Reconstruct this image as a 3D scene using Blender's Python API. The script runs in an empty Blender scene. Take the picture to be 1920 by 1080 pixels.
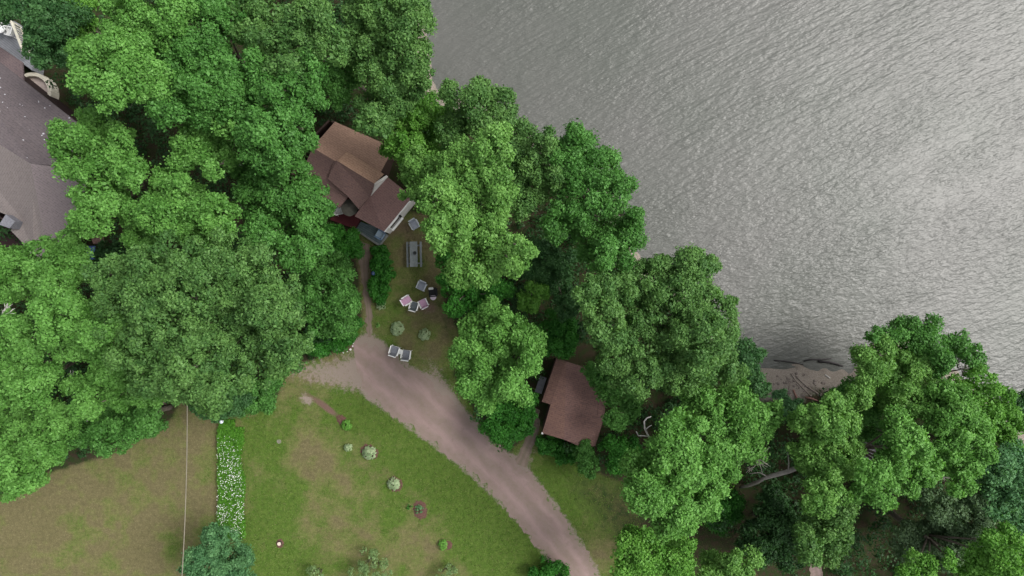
import bpy, math, random
import numpy as np
from mathutils import Vector, Matrix

random.seed(7)
R = np.random.default_rng(11)
S = bpy.context.scene
C = S.collection
PI = math.pi
HC = 49.0            # height of the drone above the lawn
F = 1280.0           # focal length in photo pixels (24 mm on 36 mm, 1920 px)
ZW = -1.0            # water level

def P(x, y, z=0.0):
    """the point at height z that stands at this place of the plan"""
    k = (HC - z) / F
    return Vector(((x - 960) * k, (540 - y) * k, z))

# ------------------------------------------------------------------ materials
def new_mat(name):
    m = bpy.data.materials.new(name); m.use_nodes = True
    nt = m.node_tree; nt.nodes.clear()
    return m, nt
def N(nt, t, **kw):
    n = nt.nodes.new(t)
    for k, v in kw.items():
        if k in n.inputs: n.inputs[k].default_value = v
        else: setattr(n, k, v)
    return n
def L(nt, a, b): nt.links.new(a, b)
def c4(c): return (c[0], c[1], c[2], 1.0)
def mixc(nt, fac, a, b, mode='MIX'):
    n = nt.nodes.new('ShaderNodeMix'); n.data_type = 'RGBA'; n.blend_type = mode
    for s, v in ((n.inputs[0], fac), (n.inputs[6], a), (n.inputs[7], b)):
        if isinstance(v, (int, float)): s.default_value = v
        elif isinstance(v, tuple): s.default_value = c4(v)
        else: L(nt, v, s)
    return n.outputs[2]
def math_(nt, op, a, b=None, clamp=False):
    n = nt.nodes.new('ShaderNodeMath'); n.operation = op; n.use_clamp = clamp
    for s, v in ((n.inputs[0], a), (n.inputs[1], b)):
        if v is None: continue
        if isinstance(v, (int, float)): s.default_value = v
        else: L(nt, v, s)
    return n.outputs[0]
def noise(nt, vec, scale, detail=3.0, rough=0.6):
    n = N(nt, 'ShaderNodeTexNoise', Scale=scale, Detail=detail, Roughness=rough)
    if vec is not None: L(nt, vec, n.inputs['Vector'])
    return n.outputs['Fac']
def mapr(nt, v, a, b, c=0.0, d=1.0):
    n = N(nt, 'ShaderNodeMapRange'); n.clamp = True
    L(nt, v, n.inputs[0])
    for i, q in enumerate((a, b, c, d)): n.inputs[i + 1].default_value = q
    return n.outputs[0]
def finish(nt, col, rough=0.8, bump=None, bstr=0.3, bdist=0.02, spec=0.3, metal=0.0):
    b = N(nt, 'ShaderNodeBsdfPrincipled', Roughness=rough, Metallic=metal)
    b.inputs['Specular IOR Level'].default_value = spec
    if isinstance(col, tuple): b.inputs['Base Color'].default_value = c4(col)
    else: L(nt, col, b.inputs['Base Color'])
    if bump is not None:
        bn = N(nt, 'ShaderNodeBump', Strength=bstr, Distance=bdist); L(nt, bump, bn.inputs['Height'])
        L(nt, bn.outputs[0], b.inputs['Normal'])
    o = N(nt, 'ShaderNodeOutputMaterial'); L(nt, b.outputs[0], o.inputs[0])
    return b
_plain = {}
def plain(name, a, b=None, scale=6.0, rough=0.7, spec=0.3, bump=0.0, metal=0.0):
    if name in _plain: return _plain[name]
    m, nt = new_mat(name)
    g = N(nt, 'ShaderNodeNewGeometry').outputs['Position']
    b = b or tuple(x * 0.75 for x in a)
    f = mapr(nt, noise(nt, g, scale, 4), 0.3, 0.7)
    finish(nt, mixc(nt, f, a, b), rough, f if bump else None, bump, 0.02, spec, metal)
    _plain[name] = m
    return m
KINDS = {
 'bright': ((.076,.204,.034), (.160,.355,.076)),
 'lime':   ((.068,.198,.022), (.148,.335,.056)),
 'olive':  ((.084,.206,.038), (.174,.350,.080)),
 'mid':    ((.046,.146,.024), (.104,.268,.056)),
 'muted':  ((.054,.138,.032), (.130,.262,.066)),
 'dark':   ((.029,.093,.026), (.068,.168,.052)),
 'sat':    ((.022,.120,.012), (.054,.215,.026)),
 'blue':   ((.056,.158,.060), (.128,.280,.112)),
 'grey':   ((.070,.130,.055), (.140,.225,.110)),
 'sapling': ((.115,.195,.070), (.220,.325,.135)),
 'pale':   ((.165,.250,.115), (.350,.430,.255)),
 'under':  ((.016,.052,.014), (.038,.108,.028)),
 'strip':  ((.062,.210,.016), (.130,.330,.034)),
}
_leaf = {}
def leaf_mat(kind):
    if kind in _leaf: return _leaf[kind]
    m, nt = new_mat(kind + '_foliage')
    a = N(nt, 'ShaderNodeAttribute', attribute_name='tint').outputs['Fac']
    lo, hi = KINDS[kind]
    col = mixc(nt, a, lo, hi)
    d = N(nt, 'ShaderNodeBsdfPrincipled', Roughness=0.55)
    d.inputs['Specular IOR Level'].default_value = 0.25
    L(nt, col, d.inputs['Base Color'])
    t = N(nt, 'ShaderNodeBsdfTranslucent')
    L(nt, mixc(nt, 1.0, col, (1.15, 1.25, 0.6), 'MULTIPLY'), t.inputs[0])
    x = N(nt, 'ShaderNodeMixShader'); x.inputs[0].default_value = 0.33
    L(nt, d.outputs[0], x.inputs[1]); L(nt, t.outputs[0], x.inputs[2])
    o = N(nt, 'ShaderNodeOutputMaterial'); L(nt, x.outputs[0], o.inputs[0])
    _leaf[kind] = m
    return m

# ------------------------------------------------------------------ object helpers
def tag(o, label=None, cat=None, group=None, kind=None):
    if label: o['label'] = label
    if cat: o['category'] = cat
    if group: o['group'] = group
    if kind: o['kind'] = kind
    return o
def empty(name, loc=(0, 0, 0), rz=0.0):
    o = bpy.data.objects.new(name, None); C.objects.link(o)
    o.location = loc; o.rotation_euler = (0, 0, rz); o.empty_display_size = 0.3
    return o
def copy_tree(o, parent=None):
    c = o.copy(); C.objects.link(c); c.parent = parent
    for ch in list(o.children): copy_tree(ch, c)
    return c
class MB:
    def __init__(s): s.v = []; s.f = []
    def add(s, vs, fs):
        k = len(s.v); s.v += [tuple(v) for v in vs]; s.f += [tuple(i + k for i in f) for f in fs]; return s
    def box(s, c, d, rz=0.0, rx=0.0, ry=0.0, bev=0.0):
        M = Matrix.Translation(Vector(c)) @ Matrix.Rotation(rz, 4, 'Z') @ Matrix.Rotation(ry, 4, 'Y') @ Matrix.Rotation(rx, 4, 'X')
        x, y, z = d[0] / 2, d[1] / 2, d[2] / 2
        b = min(bev, x * .9, y * .9)
        if b <= 0: ring = [(-x, -y), (x, -y), (x, y), (-x, y)]
        else: ring = [(-x + b, -y), (x - b, -y), (x, -y + b), (x, y - b), (x - b, y), (-x + b, y), (-x, y - b), (-x, -y + b)]
        n = len(ring)
        vs = [M @ Vector((p[0], p[1], -z)) for p in ring] + [M @ Vector((p[0], p[1], z)) for p in ring]
        return s.add(vs, [tuple(range(n - 1, -1, -1)), tuple(range(n, 2 * n))] + [(i, (i + 1) % n, n + (i + 1) % n, n + i) for i in range(n)])
    def tube(s, pts, rad, n=7):
        pts = [Vector(p) for p in pts]
        if not isinstance(rad, (list, tuple)): rad = [rad] * len(pts)
        vs = []; fs = []
        for i, p in enumerate(pts):
            d = (pts[min(i + 1, len(pts) - 1)] - pts[max(i - 1, 0)]).normalized()
            u = d.cross(Vector((0.31, 0.17, 0.93)))
            if u.length < 1e-3: u = d.cross(Vector((1, 0, 0)))
            u.normalize(); w = d.cross(u)
            for k in range(n):
                a = 2 * PI * k / n
                vs.append(p + (u * math.cos(a) + w * math.sin(a)) * rad[i])
        for i in range(len(pts) - 1):
            for k in range(n):
                fs.append((i * n + k, i * n + (k + 1) % n, (i + 1) * n + (k + 1) % n, (i + 1) * n + k))
        fs += [tuple(range(n - 1, -1, -1)), tuple((len(pts) - 1) * n + k for k in range(n))]
        return s.add(vs, fs)
    def lathe(s, prof, n=20, c=(0, 0, 0)):
        vs = []; fs = []
        for r, z in prof:
            for k in range(n): vs.append((c[0] + r * math.cos(2 * PI * k / n), c[1] + r * math.sin(2 * PI * k / n), c[2] + z))
        for i in range(len(prof) - 1):
            for k in range(n): fs.append((i * n + k, i * n + (k + 1) % n, (i + 1) * n + (k + 1) % n, (i + 1) * n + k))
        return s.add(vs, fs + [tuple(range(n - 1, -1, -1)), tuple((len(prof) - 1) * n + k for k in range(n))])
    def slab(s, top, t):
        """a sheet with this outline on top and thickness t below"""
        n = len(top); top = [Vector(p) for p in top]
        a = sum((top[i].x * top[(i + 1) % n].y - top[(i + 1) % n].x * top[i].y) for i in range(n))
        if a < 0: top = top[::-1]
        bot = [p - Vector((0, 0, t)) for p in top]
        return s.add(top + bot, [tuple(range(n)), tuple(range(2 * n - 1, n - 1, -1))] + [(i, n + i, n + (i + 1) % n, (i + 1) % n) for i in range(n)])
    def build(s, name, mat, parent=None, smooth=False):
        me = bpy.data.meshes.new(name); me.from_pydata(s.v, [], s.f); me.update()
        if mat: me.materials.append(mat)
        if smooth:
            me.polygons.foreach_set('use_smooth', [True] * len(me.polygons))
        o = bpy.data.objects.new(name, me); C.objects.link(o); o.parent = parent
        return o

# ------------------------------------------------------------------ the lie of the land
SHORE_PX = [(300,-1500),(560,-800),(700,-250),(775,-60),(798,40),(808,120),(822,178),(850,182),(900,198),(950,218),(1010,262),(1085,302),
            (1150,352),(1186,440),(1200,492),(1262,512),(1325,548),(1362,640),(1405,684),(1440,684),(1500,684),(1560,697),(1603,694),
            (1625,640),(1680,615),(1740,640),(1790,690),(1830,732),(1900,792),(2100,880),(2700,1200),(4500,2200)]
SHORE = np.array([P(x, y, ZW)[:2] for x, y in SHORE_PX])
def sdist(x, y):
    """metres inland of the waterline (negative: out in the lake)"""
    p = np.stack([np.ravel(x), np.ravel(y)], 1).astype(float)
    best = np.full(len(p), 1e9); sg = np.ones(len(p))
    for a, b in zip(SHORE[:-1], SHORE[1:]):
        d = b - a; q = p - a
        t = np.clip((q @ d) / (d @ d), 0, 1)
        e = q - t[:, None] * d
        r = np.hypot(e[:, 0], e[:, 1])
        s = np.where(d[0] * q[:, 1] - d[1] * q[:, 0] < 0, 1.0, -1.0)
        m = r < best - 1e-9
        best = np.where(m, r, best); sg = np.where(m, s, sg)
    return (best * sg).reshape(np.shape(x))
def ground_z(x, y):
    d = sdist(x, y)
    t = np.clip(d / 2.6, 0, 1)
    z = ZW + (-ZW) * t * t * (3 - 2 * t)
    return np.where(d < 0, ZW + np.maximum(d * 0.35, -3.0), z)
def gz(x, y): return float(ground_z(np.array([x]), np.array([y]))[0])
def inside(poly, x, y):
    r = np.zeros(np.shape(x), bool); n = len(poly)
    for i in range(n):
        (x1, y1), (x2, y2) = poly[i], poly[(i + 1) % n]
        if y1 == y2: continue
        r ^= ((y1 > y) != (y2 > y)) & (x < (x2 - x1) * (y - y1) / (y2 - y1) + x1)
    return r
CLEAR = [(-1500,1010),(-60,960),(90,885),(200,850),(318,790),(340,745),(520,745),(540,690),(640,655),(680,600),(668,470),(660,440),(690,400),(760,395),
         (800,400),(838,470),(838,570),(872,640),(850,700),(905,800),(955,845),(985,820),(1012,790),(1022,825),(1090,870),(1180,905),(1215,985),
         (1385,985),(1415,1030),(1440,1100),(1480,1700),(-1500,1700)]
CLEARW = [tuple(P(x, y)[:2]) for x, y in CLEAR]
def pxy(x, y): return x * F / HC + 960, 540 - y * F / HC      # plan pixel of a ground point
def vnoise(x, y, s, seed):
    """cheap smooth noise 0..1"""
    g = np.random.default_rng(seed).random((64, 64))
    u = np.asarray(x) * s; v = np.asarray(y) * s
    i = np.floor(u).astype(int); j = np.floor(v).astype(int); fu = u - i; fv = v - j
    fu = fu * fu * (3 - 2 * fu); fv = fv * fv * (3 - 2 * fv)
    q = lambda a, b: g[a % 64, b % 64]
    return (q(i, j) * (1 - fu) + q(i + 1, j) * fu) * (1 - fv) + (q(i, j + 1) * (1 - fu) + q(i + 1, j + 1) * fu) * fv
def spot(px, py, cx, cy, rx, ry, rot=0.0):
    a = math.radians(rot); dx = px - cx; dy = py - cy
    u = (dx * math.cos(a) + dy * math.sin(a)) / rx; v = (-dx * math.sin(a) + dy * math.cos(a)) / ry
    return np.exp(-(u * u + v * v))
DR_R = [(662,640),(712,648),(765,688),(815,722),(852,760),(900,803),(950,848),(1000,897),(1042,950),(1082,1010),(1112,1060),(1137,1110),(1185,1230),(1260,1500)]
DR_L = [(668,686),(676,712),(694,745),(750,786),(826,842),(886,890),(944,945),(994,1000),(1030,1050),(1054,1100),(1080,1150),(1098,1230),(1150,1500)]
def lush_at(x, y):
    px, py = pxy(x, y)
    v = 0.37 - .23 / (1 + np.exp(np.clip((px - 405) / 6, -40, 40))) + .08 * np.sin((px * .93 + py * .36) * .105) * (px > 460)
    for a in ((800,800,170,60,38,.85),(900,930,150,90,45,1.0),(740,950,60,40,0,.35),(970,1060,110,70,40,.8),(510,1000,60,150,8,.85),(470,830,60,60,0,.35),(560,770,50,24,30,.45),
              (660,765,80,26,25,.75),(735,540,26,90,0,.35),(700,620,40,60,0,.35),(775,640,30,30,0,.2),(300,1020,160,60,0,.12),(385,900,14,90,0,.25),(1050,880,60,60,0,.45),(1110,940,80,80,30,.5),  # spots right of the drive: greener grass, also darkened for tree shade
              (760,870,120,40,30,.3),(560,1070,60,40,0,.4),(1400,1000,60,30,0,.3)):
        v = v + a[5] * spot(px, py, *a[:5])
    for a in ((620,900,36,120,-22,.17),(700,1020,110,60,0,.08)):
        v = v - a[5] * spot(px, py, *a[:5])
    v = v + (vnoise(x, y, 0.33, 3) - .5) * .6 + (vnoise(x, y, 0.9, 4) - .5) * .5 + (vnoise(x, y, 2.3, 9) - .5) * .45 + (vnoise(x * .45 + y * .9, y * .25, 1.4, 17) - .5) * .3
    return np.clip(v, 0, 1)
def gravel_at(x, y):
    px, py = pxy(x, y)
    v = 0 * px
    for a in ((610,700,95,34,6,.60),(668,690,40,50,0,.34),(694,650,28,26,0,.60),(815,700,26,50,-20,.42),(690,560,12,110,0,.42),(848,748,22,40,-35,.42),(765,655,30,16,0,.22),
              (985,855,18,40,20,.6),(575,750,16,10,30,.7),(800,580,30,22,0,.35)):
        v = v + a[5] * spot(px, py, *a[:5])
    pl = np.array(DR_L, float); pr = np.array(DR_R, float)
    for edge in (pl, pr):                                   # frayed verge on both sides of the drive
        best = np.full(np.shape(px), 1e9)
        for a, b in zip(edge[:-1], edge[1:]):
            d = b - a; t = np.clip(((px - a[0]) * d[0] + (py - a[1]) * d[1]) / (d @ d), 0, 1)
            best = np.minimum(best, np.hypot(px - a[0] - t * d[0], py - a[1] - t * d[1]))
        v = v + .62 * np.exp(-(best / 9.0) ** 2)
    return np.clip(v, 0, 1)
def mulch_at(x, y):
    px, py = pxy(x, y)
    v = 0 * px
    for a in ((612,764,32,7,38,1.0),(575,742,20,7,35,.5),(740,400,14,60,32,.9),(760,430,30,30,0,.5),(800,575,34,16,10,.7),(305,758,22,14,0,.7),(770,650,60,16,20,.25)):
        v = v + a[5] * spot(px, py, *a[:5])
    return np.clip(v, 0, 1)
def make_ground():
    def axis(lo, hi, st, far):
        a = list(np.arange(lo, hi + 1e-6, st)); g = st; b = hi; o = []
        while b < far: g *= 1.35; b += g; o.append(b)
        a += o; g = st; b = lo; o = []
        while b > -far: g *= 1.35; b -= g; o.append(b)
        return np.array(o[::-1] + a)
    xs = axis(-42, 42, .17, 2500); ys = axis(-25, 25, .17, 2500)
    X, Y = np.meshgrid(xs, ys); nx, ny = len(xs), len(ys)
    Z = ground_z(X, Y)
    bank = np.clip(1 - sdist(X, Y) / 2.6, 0, 1)
    cl = inside(CLEARW, X, Y)
    woods_and_shade = (~cl) * 1.0  # wood floor first; the painted lawn shade joins it below
    Z = Z + np.where(cl | (bank <= 0), 0, (vnoise(X, Y, 1.7, 21) - .5) * .12 * bank)
    me = bpy.data.meshes.new('ground')
    v = np.stack([X, Y, Z], -1).reshape(-1, 3).astype(np.float32)
    i = np.arange(nx * ny).reshape(ny, nx)
    q = np.stack([i[:-1, :-1], i[:-1, 1:], i[1:, 1:], i[1:, :-1]], -1).reshape(-1)
    me.vertices.add(len(v)); me.vertices.foreach_set('co', v.ravel())
    nf = len(q) // 4
    me.loops.add(len(q)); me.loops.foreach_set('vertex_index', q.astype(np.int32))
    me.polygons.add(nf); me.polygons.foreach_set('loop_start', np.arange(0, len(q), 4, dtype=np.int32))
    me.update(calc_edges=True)
    me.polygons.foreach_set('use_smooth', np.ones(nf, bool))
    # soften the edge of the wood a little
    W = woods_and_shade.astype(float)
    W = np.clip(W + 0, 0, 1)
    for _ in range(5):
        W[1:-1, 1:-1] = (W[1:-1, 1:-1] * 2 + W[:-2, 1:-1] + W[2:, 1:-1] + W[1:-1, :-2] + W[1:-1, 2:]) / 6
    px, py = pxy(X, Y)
    for a in ((1160,950,80,70,40,.6),(1080,905,50,40,30,.3),(1390,1010,130,60,0,.95),(1270,1040,90,60,0,.8),(1480,1050,80,50,0,.9),(880,690,26,70,-25,.4),(835,600,30,60,0,.35),(800,550,40,30,0,.3),(755,430,30,60,0,.3),(380,800,60,26,0,.25),(200,850,120,26,-15,.25),(940,835,60,14,40,.35)):  # leaf litter, and tree shade painted into the lawn with its dark colour
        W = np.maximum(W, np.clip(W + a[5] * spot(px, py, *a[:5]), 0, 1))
    sand = np.clip(1.25 - sdist(X, Y) / 2.2, 0, 1) * (sdist(X, Y) < 3) 
    sand = np.maximum(sand, np.clip(1.4 * spot(px, py, 1460, 700, 90, 60), 0, 1))
    for nm, a in (('lush', lush_at(X, Y)), ('gravel', gravel_at(X, Y)), ('mulch', mulch_at(X, Y)), ('woods_and_shade', W), ('sand', sand)):
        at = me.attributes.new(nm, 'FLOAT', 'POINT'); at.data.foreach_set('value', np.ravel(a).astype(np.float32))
    m, nt = new_mat('lawn_and_soil')
    g = N(nt, 'ShaderNodeNewGeometry').outputs['Position']
    A = lambda n: N(nt, 'ShaderNodeAttribute', attribute_name=n).outputs['Fac']
    fine = noise(nt, g, 14, 5, .75); mid = noise(nt, g, 2.2, 4, .65); big = noise(nt, g, .5, 3)
    dry = mixc(nt, mapr(nt, math_(nt, 'ADD', A('lush'), math_(nt, 'MULTIPLY', math_(nt, 'SUBTRACT', mid, .5), .7)), .08, .34), (.136,.116,.062), (.142,.144,.056))
    dry = mixc(nt, mapr(nt, noise(nt, g, 5.5, 4, .7), .52, .68, 0, .8), dry, (.175,.150,.082))
    dry = mixc(nt, mapr(nt, big, .45, .65, 0, .6), dry, (.128,.112,.056))
    lush = mixc(nt, mapr(nt, mid, .3, .7), (.052,.108,.014), (.088,.140,.026))
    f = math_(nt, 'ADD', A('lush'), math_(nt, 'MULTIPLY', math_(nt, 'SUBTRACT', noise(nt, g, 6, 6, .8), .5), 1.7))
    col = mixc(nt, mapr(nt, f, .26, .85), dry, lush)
    col = mixc(nt, mapr(nt, noise(nt, g, 18, 5, .85), .36, .66, 0, .8), col, mixc(nt, .55, col, (.03,.04,.012)))
    col = mixc(nt, 1.0, col, mixc(nt, mapr(nt, noise(nt, g, 3.4, 7, .88), .34, .66), (.66,.68,.62), (1.30,1.27,1.25)), 'MULTIPLY')
    straw = mapr(nt, noise(nt, g, 11, 5, .75), .56, .68, 0, .6)
    col = mixc(nt, straw, col, (.235,.215,.120))
    mul = math_(nt, 'ADD', A('mulch'), math_(nt, 'MULTIPLY', math_(nt, 'SUBTRACT', fine, .5), .8))
    col = mixc(nt, mapr(nt, mul, .3, .7), col, mixc(nt, fine, (.07,.04,.032), (.19,.125,.10)))
    gra = math_(nt, 'ADD', A('gravel'), math_(nt, 'MULTIPLY', math_(nt, 'SUBTRACT', noise(nt, g, 3.2, 7, .85), .5), 2.0))
    col = mixc(nt, mapr(nt, gra, .36, .62), col, mixc(nt, fine, (.15,.120,.098), (.27,.222,.190)))
    litter_and_shade = mixc(nt, mapr(nt, fine, .3, .7), (.022,.018,.011), (.055,.042,.026))  # litter of the wood floor; also colours the painted tree shade
    litter_and_shade = mixc(nt, mapr(nt, mid, .42, .6, 0, .8), litter_and_shade, (.020,.042,.010))
    col = mixc(nt, mapr(nt, math_(nt, 'ADD', A('woods_and_shade'), math_(nt, 'MULTIPLY', math_(nt, 'SUBTRACT', mid, .5), .8)), .3, .7), col, litter_and_shade)
    sandc = mixc(nt, mapr(nt, fine, .3, .7), (.130,.110,.092), (.270,.235,.200))
    col = mixc(nt, mapr(nt, math_(nt, 'ADD', A('sand'), math_(nt, 'MULTIPLY', math_(nt, 'SUBTRACT', mid, .5), .7)), .45, .75), col, sandc)
    finish(nt, col, .95, math_(nt, 'ADD', fine, mid), .5, .06, .1)
    me.materials.append(m)
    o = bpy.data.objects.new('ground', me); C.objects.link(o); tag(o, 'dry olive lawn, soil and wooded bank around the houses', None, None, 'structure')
    o['category'] = 'ground'
make_ground()

def make_water():
    me = bpy.data.meshes.new('water'); s = 3000
    me.from_pydata([(-s, -s, ZW), (s, -s, ZW), (s, s, ZW), (-s, s, ZW)], [], [(0, 1, 2, 3)])
    m, nt = new_mat('lake_water')
    g = N(nt, 'ShaderNodeNewGeometry').outputs['Position']
    def wave(rz, sx, sy, sc, det, rough=.55, dist=0.0):
        mp = N(nt, 'ShaderNodeMapping'); mp.vector_type = 'TEXTURE'
        mp.inputs['Rotation'].default_value = (0, 0, rz); mp.inputs['Scale'].default_value = (1 / sx, 1 / sy, 1)
        L(nt, g, mp.inputs['Vector'])
        n = N(nt, 'ShaderNodeTexNoise', Scale=sc, Detail=det, Roughness=rough, Distortion=dist)
        L(nt, mp.outputs[0], n.inputs['Vector'])
        return n.outputs['Fac']
    a = wave(math.radians(26), .22, 1.0, 3.3, 3, .55, .1)
    b = wave(math.radians(8), .45, 1.0, 5.5, 2, .5, .1)
    c = wave(math.radians(25), .35, 1.0, .30, 3, .5, .6)        # gusts: where the ripples are stronger
    amp = mapr(nt, c, .32, .68, .6, 1.15)
    h = math_(nt, 'MULTIPLY', math_(nt, 'ADD', a, math_(nt, 'MULTIPLY', b, .55)), amp)
    bm = N(nt, 'ShaderNodeBump', Strength=1.0, Distance=.10); L(nt, h, bm.inputs['Height'])
    p = N(nt, 'ShaderNodeBsdfPrincipled', Roughness=.36, IOR=1.38)
    L(nt, mixc(nt, mapr(nt, wave(.3, 1, 1, .09, 3), .35, .65), (.078,.083,.073), (.094,.094,.087)), p.inputs['Base Color'])
    L(nt, bm.outputs[0], p.inputs['Normal'])
    o = N(nt, 'ShaderNodeOutputMaterial'); L(nt, p.outputs[0], o.inputs[0])
    me.materials.append(m)
    w = bpy.data.objects.new('water', me); C.objects.link(w)
    tag(w, 'grey rippled lake water beyond the wooded shore', 'lake', None, 'structure')
make_water()

# ------------------------------------------------------------------ drive and paths
def strip(name, left, right, z, mat, label, step=.16, fray=.16, seed=1):
    def resample(pp, n):
        pp = [P(*p)[:2] for p in pp]; pp = np.array(pp)
        d = np.r_[0, np.cumsum(np.hypot(*np.diff(pp, axis=0).T))]; t = np.linspace(0, d[-1], n)
        q = np.stack([np.interp(t, d, pp[:, k]) for k in (0, 1)], 1)
        for _ in range(int(n * .02) + 2):
            q[1:-1] = (q[:-2] + 2 * q[1:-1] + q[2:]) / 4
        return q
    n = max(8, int(max(len(left), len(right)) * 10 if step is None else 46 / step * len(left) / 13))
    l = resample(left, n); r = resample(right, n); k = 24
    g = np.random.default_rng(seed)
    t = np.linspace(0, 1, k)
    V = l[:, None, :] * (1 - t)[None, :, None] + r[:, None, :] * t[None, :, None]
    d = (r - l); d /= np.linalg.norm(d, axis=1)[:, None]
    for side, idx in ((-1, 0), (1, k - 1)):
        fr = (vnoise(V[:, idx, 0], V[:, idx, 1], 1.1, seed + 5) - .5) * 2 + (vnoise(V[:, idx, 0], V[:, idx, 1], 4.5, seed + 6) - .5) * 2.0
        wt = np.clip(1 - np.abs(t - t[idx]) / .4, 0, 1)
        V += d[:, None, :] * (np.clip(fr, -1.3, 1.3) * fray)[:, None, None] * wt[None, :, None]
    mb = MB()
    vs = [(x, y, gz(x, y) + z) for x, y in V.reshape(-1, 2)] if name == 'path' else [(x, y, z) for x, y in V.reshape(-1, 2)]
    mb.add(vs, [(i * k + j, i * k + j + 1, (i + 1) * k + j + 1, (i + 1) * k + j) for i in range(n - 1) for j in range(k - 1)])
    o = mb.build(name, mat)
    at = o.data.attributes.new('across', 'FLOAT', 'POINT'); at.data.foreach_set('value', np.tile(t, n).astype(np.float32))
    return tag(o, label, name, None, 'structure')
def gravel_mat(name, a, b, dark):
    m, nt = new_mat(name)
    g = N(nt, 'ShaderNodeNewGeometry').outputs['Position']
    mp = N(nt, 'ShaderNodeMapping'); mp.vector_type = 'TEXTURE'; mp.inputs['Rotation'].default_value = (0, 0, math.radians(-45)); mp.inputs['Scale'].default_value = (3.5, .7, 1)
    L(nt, g, mp.inputs['Vector'])
    fine = noise(nt, g, 22, 5, .8)
    ac = N(nt, 'ShaderNodeAttribute', attribute_name='across').outputs['Fac']
    ac = math_(nt, 'ADD', ac, math_(nt, 'MULTIPLY', math_(nt, 'SUBTRACT', noise(nt, g, .7, 3), .5), .3))
    tr = math_(nt, 'ABSOLUTE', math_(nt, 'SUBTRACT', math_(nt, 'ABSOLUTE', math_(nt, 'SUBTRACT', ac, .5)), .22))      # 0 in the two wheel tracks
    col = mixc(nt, mapr(nt, noise(nt, mp.outputs[0], 1.3, 4), .35, .65), a, b)
    col = mixc(nt, mapr(nt, noise(nt, g, 1.6, 5, .7), .56, .72, 0, .7), col, dark)
    col = mixc(nt, mapr(nt, fine, .35, .7, 0, .5), col, mixc(nt, .5, col, (.06, .05, .045)))
    vo = N(nt, 'ShaderNodeTexVoronoi', Scale=16.0); L(nt, g, vo.inputs['Vector'])
    col = mixc(nt, mapr(nt, vo.outputs['Distance'], .05, .22, .35, 0), col, (.36, .31, .29))
    col = mixc(nt, mapr(nt, tr, .02, .16, 0, .55), col, mixc(nt, mapr(nt, noise(nt, g, 3, 6, .8), .42, .6), dark, mixc(nt, .5, dark, (.12, .12, .06))))
    finish(nt, col, .95, fine, .5, .04, .1)
    return m
GR = gravel_mat('pink_gravel', (.290,.213,.198), (.245,.176,.162), (.190,.146,.126))
strip('driveway', DR_L, DR_R, .012, GR, 'pinkish gravel drive curving across the lawn', fray=.24)
DIRT = gravel_mat('trodden_dirt', (.225,.170,.142), (.185,.140,.114), (.130,.108,.080))
strip('path', [(674,452),(673,480),(676,520),(683,560),(686,595),(690,632)], [(692,458),(694,475),(690,500),(692,560),(696,595),(697,632)], .008, DIRT, 'narrow trodden dirt path from the drive to the cottage deck', fray=.10, seed=3)
strip('path', [(962,868),(972,850),(985,825),(996,795),(1004,765)], [(985,876),(993,855),(1003,830),(1010,800),(1014,770)], .009, DIRT, 'short dirt path from the drive to the small cabin', fray=.08, seed=8)
strip('path', [(1518,1050),(1519,1070),(1520,1090),(1522,1140)], [(1538,1050),(1541,1070),(1545,1090),(1550,1140)], .012, GR, 'short end of grey gravel path at the bottom of the wood', fray=.06, seed=9)

# ------------------------------------------------------------------ foliage
def leaf_mesh(name, pos, nrm, size, tint, mat, parent=None, aspect=.62):
    n = len(pos)
    up = R.normal(size=(n, 3)); u = np.cross(nrm, up); u /= np.linalg.norm(u, axis=1)[:, None] + 1e-9
    w = np.cross(nrm, u)
    a = u * size[:, None] * .5; b = w * (size * aspect)[:, None] * .5
    bend = nrm * (size * .12)[:, None]
    v = np.stack([pos + a - bend, pos + b, pos - a - bend, pos - b], 1).reshape(-1, 3).astype(np.float32)
    me = bpy.data.meshes.new(name)
    me.vertices.add(4 * n); me.vertices.foreach_set('co', v.ravel())
    me.loops.add(4 * n); me.loops.foreach_set('vertex_index', np.arange(4 * n, dtype=np.int32))
    me.polygons.add(n); me.polygons.foreach_set('loop_start', np.arange(0, 4 * n, 4, dtype=np.int32))
    at = me.attributes.new('tint', 'FLOAT', 'FACE'); at.data.foreach_set('value', np.clip(tint, 0, 1).astype(np.float32))
    me.update(calc_edges=True)
    me.materials.append(mat)
    o = bpy.data.objects.new(name, me); C.objects.link(o); o.parent = parent
    return o
def usph(n, zmin=-1.0):
    z = R.uniform(zmin, 1, n); t = R.uniform(0, 2 * PI, n); s = np.sqrt(1 - z * z)
    return np.stack([s * np.cos(t), s * np.sin(t), z], 1)
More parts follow.
